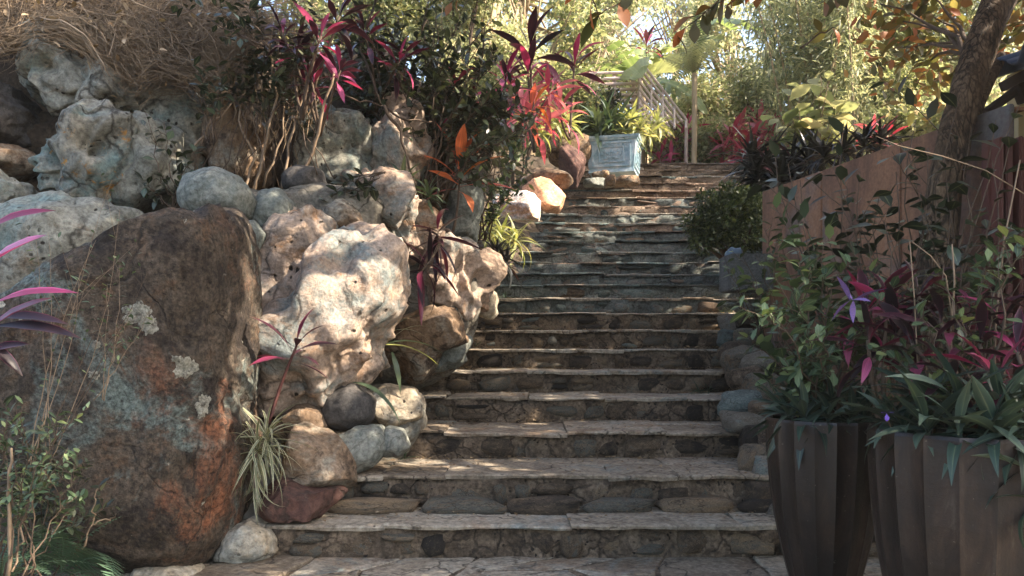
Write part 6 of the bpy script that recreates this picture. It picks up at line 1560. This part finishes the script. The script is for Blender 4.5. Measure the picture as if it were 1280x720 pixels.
# ------------------------------------------------------------------ trees and bushes behind
def leaf_tree(name, label, x, y, h, blobs, n, size, mt, group, tmpl=DIA_V, seed=1, trunk=0.12, cat='tree', bark='palebark'):
    rg = np.random.default_rng(seed)
    z0 = gz(x, y) - 0.15
    t = thing(name, (x, y, z0), label, cat, group)
    mb = MB()
    tops = Vector((x + rg.uniform(-.3, .3), y, z0 + h * 0.7))
    tr_l = wig(bez(Vector((x, y, z0)), Vector((x + rg.uniform(-.2, .2), y, z0 + h * .35)), tops, 8), 0.03)
    mb.tube(tr_l, [trunk * (1 - 0.6 * i / 8) for i in range(9)], 9)
    mb.build('trunk', M[bark], t, True)
    Ts, br = [], MB()
    for (cx, cy, cz, rx, rz, w) in blobs:
        kc = max(4, int(26 * w * 4))
        cc = unit(rg.normal(size=(kc, 3))) * rg.uniform(0.35, 1.0, (kc, 1)) * np.array([rx, rx * .8, rz]) + np.array([x + cx, y + cy, z0 + cz])
        k = rg.integers(0, kc, int(n * w))
        Ts.append(cc[k] + rg.normal(size=(len(k), 3)) * np.array([.2, .2, .13]) * (rx * .9))
        for q_ in cc[:7]:
            s0 = tr_l[int(rg.integers(3, 9))]
            br.tube(wig(bez(s0, (s0 + Vector(q_)) / 2 + Vector((0, 0, .15)), Vector(q_), 5), 0.03), [trunk * .35 * (1 - .8 * i / 5) for i in range(6)], 5)
    br.build('limb', M[bark], t, True)
    T = np.concatenate(Ts)
    V, Fc, v = bulk(tmpl, DIA_F, frames(unit(rg.normal(size=T.shape) + np.array([0, 0, -.3])), jit=0.8, rng=rg), T - np.array(t.location), rg.uniform(0.6, 1.3, len(T)) * size, rg.random(len(T)))
    o = obj('crown', mesh_np('crown', V, Fc, v=v, mats=[M[mt]]), t); o['kind'] = 'stuff'
    return t
GT = 'sunlit trees behind the steps'
def auto(x, y, h, w, rg):
    b = []
    for k in range(7):
        zf = rg.uniform(0.15, 1.0)
        b.append((rg.uniform(-1, 1) * w * .75, rg.uniform(-.6, .6) * w, h * zf, w * rg.uniform(.4, .65), w * rg.uniform(.35, .55), 1 / 7))
    return b
rg = np.random.default_rng(400)
TREES = [  # x, y, h, w, mat, leaf, n, label
    (-5.2, 13.5, 5.5, 2.2, 'bg_green', .15, 7000, 'bushy green tree above the dry vines at the far left'),
    (-2.6, 14.5, 5.5, 1.8, 'bg_grey', .13, 7000, 'grey green tree behind the tall magenta ti plant'),
    (-0.9, 15.0, 5.2, 1.5, 'bg_yellow', .12, 8000, 'yellow leaved tree behind the pale trunk left of centre'),
    (0.35, 14.2, 4.8, 1.3, 'bg_green', .12, 7000, 'green tree behind the tall dark red ti plant'),
    (1.4, 16.8, 5.2, 1.6, 'bg_yellow', .12, 8000, 'yellow green tree behind the banana plant'),
    (3.0, 18.5, 5.0, 1.8, 'bg_green', .12, 8000, 'feathery light green tree above the slatted shelter'),
    (4.9, 18.2, 4.2, 1.5, 'bg_yellow', .11, 7500, 'low yellow tree right of the thin palm below the sky gap'),
    (6.7, 21.0, 3.8, 1.5, 'bg_yellow', .11, 6000, 'small yellow tree far behind under the brightest sky'),
    (-0.5, 21.0, 7.5, 2.6, 'bg_yellow', .16, 9000, 'tall pale yellow tree far behind left of centre'),
    (2.2, 24.0, 8.0, 2.6, 'bg_grey', .16, 8000, 'tall hazy tree far behind the shelter'),
    (9.8, 20.0, 6.5, 2.4, 'bg_yellow', .14, 8000, 'yellow tree showing through the bamboo at the right'),
    (9.0, 14.0, 4.5, 1.9, 'bg_grey', .13, 8000, 'grey green bush tree behind the leaning trunk'),
    (7.6, 11.2, 3.2, 1.2, 'bg_yellow', .11, 5000, 'low yellow green tree just behind the leaning trunk'),
    (11.8, 17.0, 6.5, 2.4, 'bg_green', .14, 8000, 'green tree behind the house roof'),
    (-8.5, 18.0, 8.0, 3.0, 'bg_green', .18, 7000, 'large green tree beyond the left border'),
    (5.3, 26.0, 6.5, 2.3, 'bg_grey', .16, 7000, 'distant grey green tree below the sky gap'),
]
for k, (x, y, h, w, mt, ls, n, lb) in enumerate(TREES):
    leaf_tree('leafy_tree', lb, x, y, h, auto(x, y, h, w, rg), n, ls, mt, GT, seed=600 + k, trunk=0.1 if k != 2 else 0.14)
# understory bushes on the terrace
for k, (px, py, d, w, h, mt, lb) in enumerate([
    (700, 130, 12.8, .7, .6, 'bg_green', 'green bush left behind the blue planter'),
    (735, 145, 13.4, .5, .5, 'darkshrub', 'dark green bush between planter and shelter rails'),
    (880, 150, 14.8, .7, .8, 'bg_yellow', 'yellow bush right of the thin palm trunk'),
    (905, 140, 15.6, .8, .9, 'bg_yellow', 'second yellow bush farther behind the palm trunk'),
    (880, 190, 14.2, .6, .45, 'bg_green', 'low green bush right behind the top step'),
    (840, 190, 14.4, .6, .45, 'bg_yellow', 'low yellow bush behind the dark pink ti plant'),
    (950, 130, 15.5, .9, 1.0, 'bg_grey', 'grey green bush left of the bamboo'),
    (640, 140, 10.8, .6, .5, 'bg_green', 'sunlit green bush behind the tall dark red ti plant stem'),
    (610, 60, 11.5, .8, .8, 'bg_yellow', 'bright yellow green bush over the dark shrub'),
    (560, 20, 11.5, .9, .8, 'bg_grey', 'pale bush behind the top of the dark shrub'),
    (470, 10, 11.0, .9, .8, 'bg_green', 'green bush behind the magenta ti plant'),
    (1150, 130, 10.4, .8, .6, 'bg_green', 'green bush just over the rusty wall'),
    (1200, 160, 9.4, .7, .5, 'bg_yellow', 'yellow bush behind the base of the leaning trunk')]):
    c = P(px, py, d)
    z0 = gz(c.x, c.y)
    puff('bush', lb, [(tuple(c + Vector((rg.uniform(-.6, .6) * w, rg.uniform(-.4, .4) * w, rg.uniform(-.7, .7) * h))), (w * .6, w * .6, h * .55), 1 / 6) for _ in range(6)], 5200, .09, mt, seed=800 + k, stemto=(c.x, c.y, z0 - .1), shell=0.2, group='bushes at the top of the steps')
# pale trunk
leaf_tree('ivy_trunk', 'pale tree trunk wrapped in creeper above the dark shrub', *P(608, 0, 12.2).xy, 4.5, [(-.15, -.1, 2.2, .25, .5, .25), (0.1, -.1, 1.2, .25, .5, .25), (0, 0, 4.4, .9, .7, .5)], 3000, .09, 'bg_yellow', GT, seed=31, trunk=0.2)
# bamboo thicket: several clumps
for q_, (cx, cy, nc, nl, lb) in enumerate([(4.9, 12.6, 12, 12000, 'feathery bamboo clump at the left of the thicket behind the rusty wall'), (6.0, 13.2, 14, 13000, 'dense bamboo clump in the middle of the thicket'), (7.2, 13.0, 12, 12000, 'bamboo clump at the right of the thicket nearest the leaning trunk'), (6.2, 15.5, 12, 10000, 'bamboo clump farthest back in the thicket')]):
    rb = np.random.default_rng(900 + q_)
    z0 = gz(cx, cy)
    t = thing('bamboo', (cx, cy, z0 - .1), lb, 'bamboo', 'bamboo thicket')
    pos, drs = [], []
    for k in range(nc):
        bx, by = cx + rb.normal() * .35, cy + rb.normal() * .35
        hh = rb.uniform(3.2, 4.6); lean = rb.normal(size=2) * 0.13
        ln = [Vector((bx + lean[0] * hh * (i / 9) ** 1.6, by + lean[1] * hh * (i / 9) ** 1.6, z0 - .1 + hh * i / 9)) for i in range(10)]
        mb = MB(); mb.tube(ln, [0.022 * (1 - .7 * i / 9) for i in range(10)], 6); mb.build('culm', M['palebark'], t, True)
        m_ = nl // nc
        tt = rb.random(m_) ** 0.9 * 9
        i0 = np.minimum(tt.astype(int), 8)
        la = np.array([tuple(p) for p in ln])
        c0 = la[i0] + (la[i0 + 1] - la[i0]) * (tt - i0)[:, None]
        # short side sprays
        spr = rb.integers(0, 70, m_)
        sd = unit(rb.normal(size=(70, 3)) + np.array([0, 0, .3]))[spr]
        rchs = rb.uniform(.25, .75, 70)[spr]
        node = (np.round(tt * 4) / 4)
        i0 = np.minimum(node.astype(int), 8)
        c0 = la[i0] + (la[i0 + 1] - la[i0]) * (node - i0)[:, None]
        u_ = rb.random(m_) ** .7
        pos.append(c0 + sd * (rchs * u_)[:, None] + np.array([0, 0, -.25]) * (u_ ** 2)[:, None] + rb.normal(size=(m_, 3)) * .05)
        drs.append(unit(sd + rb.normal(size=(m_, 3)) * .5 + np.array([0, 0, -.7])))
    T, X = np.concatenate(pos), np.concatenate(drs)
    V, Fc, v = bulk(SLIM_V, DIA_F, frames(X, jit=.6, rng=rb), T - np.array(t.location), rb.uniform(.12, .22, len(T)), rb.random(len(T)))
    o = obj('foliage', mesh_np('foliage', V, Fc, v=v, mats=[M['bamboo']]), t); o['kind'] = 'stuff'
# big-leaved plant before the bamboo
LF_BG = fset('bg_green', 5, nseg=5, wmax=0.27, droop=0.5, fold=0.12, peak=0.46, petiole=0.1)
c = P(1012, 185, 9.6)
tips = [P(a, b_, 9.5 + r.uniform(-.2, .2)) for a, b_ in [(1000, 100), (1020, 118), (1035, 105), (985, 120), (1010, 140), (1030, 150), (990, 155), (1045, 135), (1005, 165), (1025, 95)]]
branchy('broad_leaf_plant', Vector((c.x, c.y, gz(c.x, c.y))), tips, 'light green broad leaved plant in front of the bamboo thicket', 'plant', LF_BG, 0.3, 'twig', 5, maxobj=200, r=random.Random(77), rad=0.012, side=1, stuffmat='bg_green')
# ------------------------------------------------------------------ light warm haze in the sunlit air
mh = bpy.data.materials.new('haze'); mh.use_nodes = True
nth = mh.node_tree; nth.nodes.clear()
oh = nth.nodes.new('ShaderNodeOutputMaterial'); vh = nth.nodes.new('ShaderNodeVolumePrincipled')
vh.inputs['Color'].default_value = (0.95, 0.93, 0.88, 1); vh.inputs['Density'].default_value = 0.0011
vh.inputs['Anisotropy'].default_value = 0.2
nth.links.new(vh.outputs[0], oh.inputs['Volume'])
mb = MB(); mb.box((0, 32, 9.5), (190, 150, 24)); hz = mb.build('haze', mh, None, False, Vector((0, 32, 9.5))); tag(hz, 'thin pale haze in the sunlit air', kind='stuff')
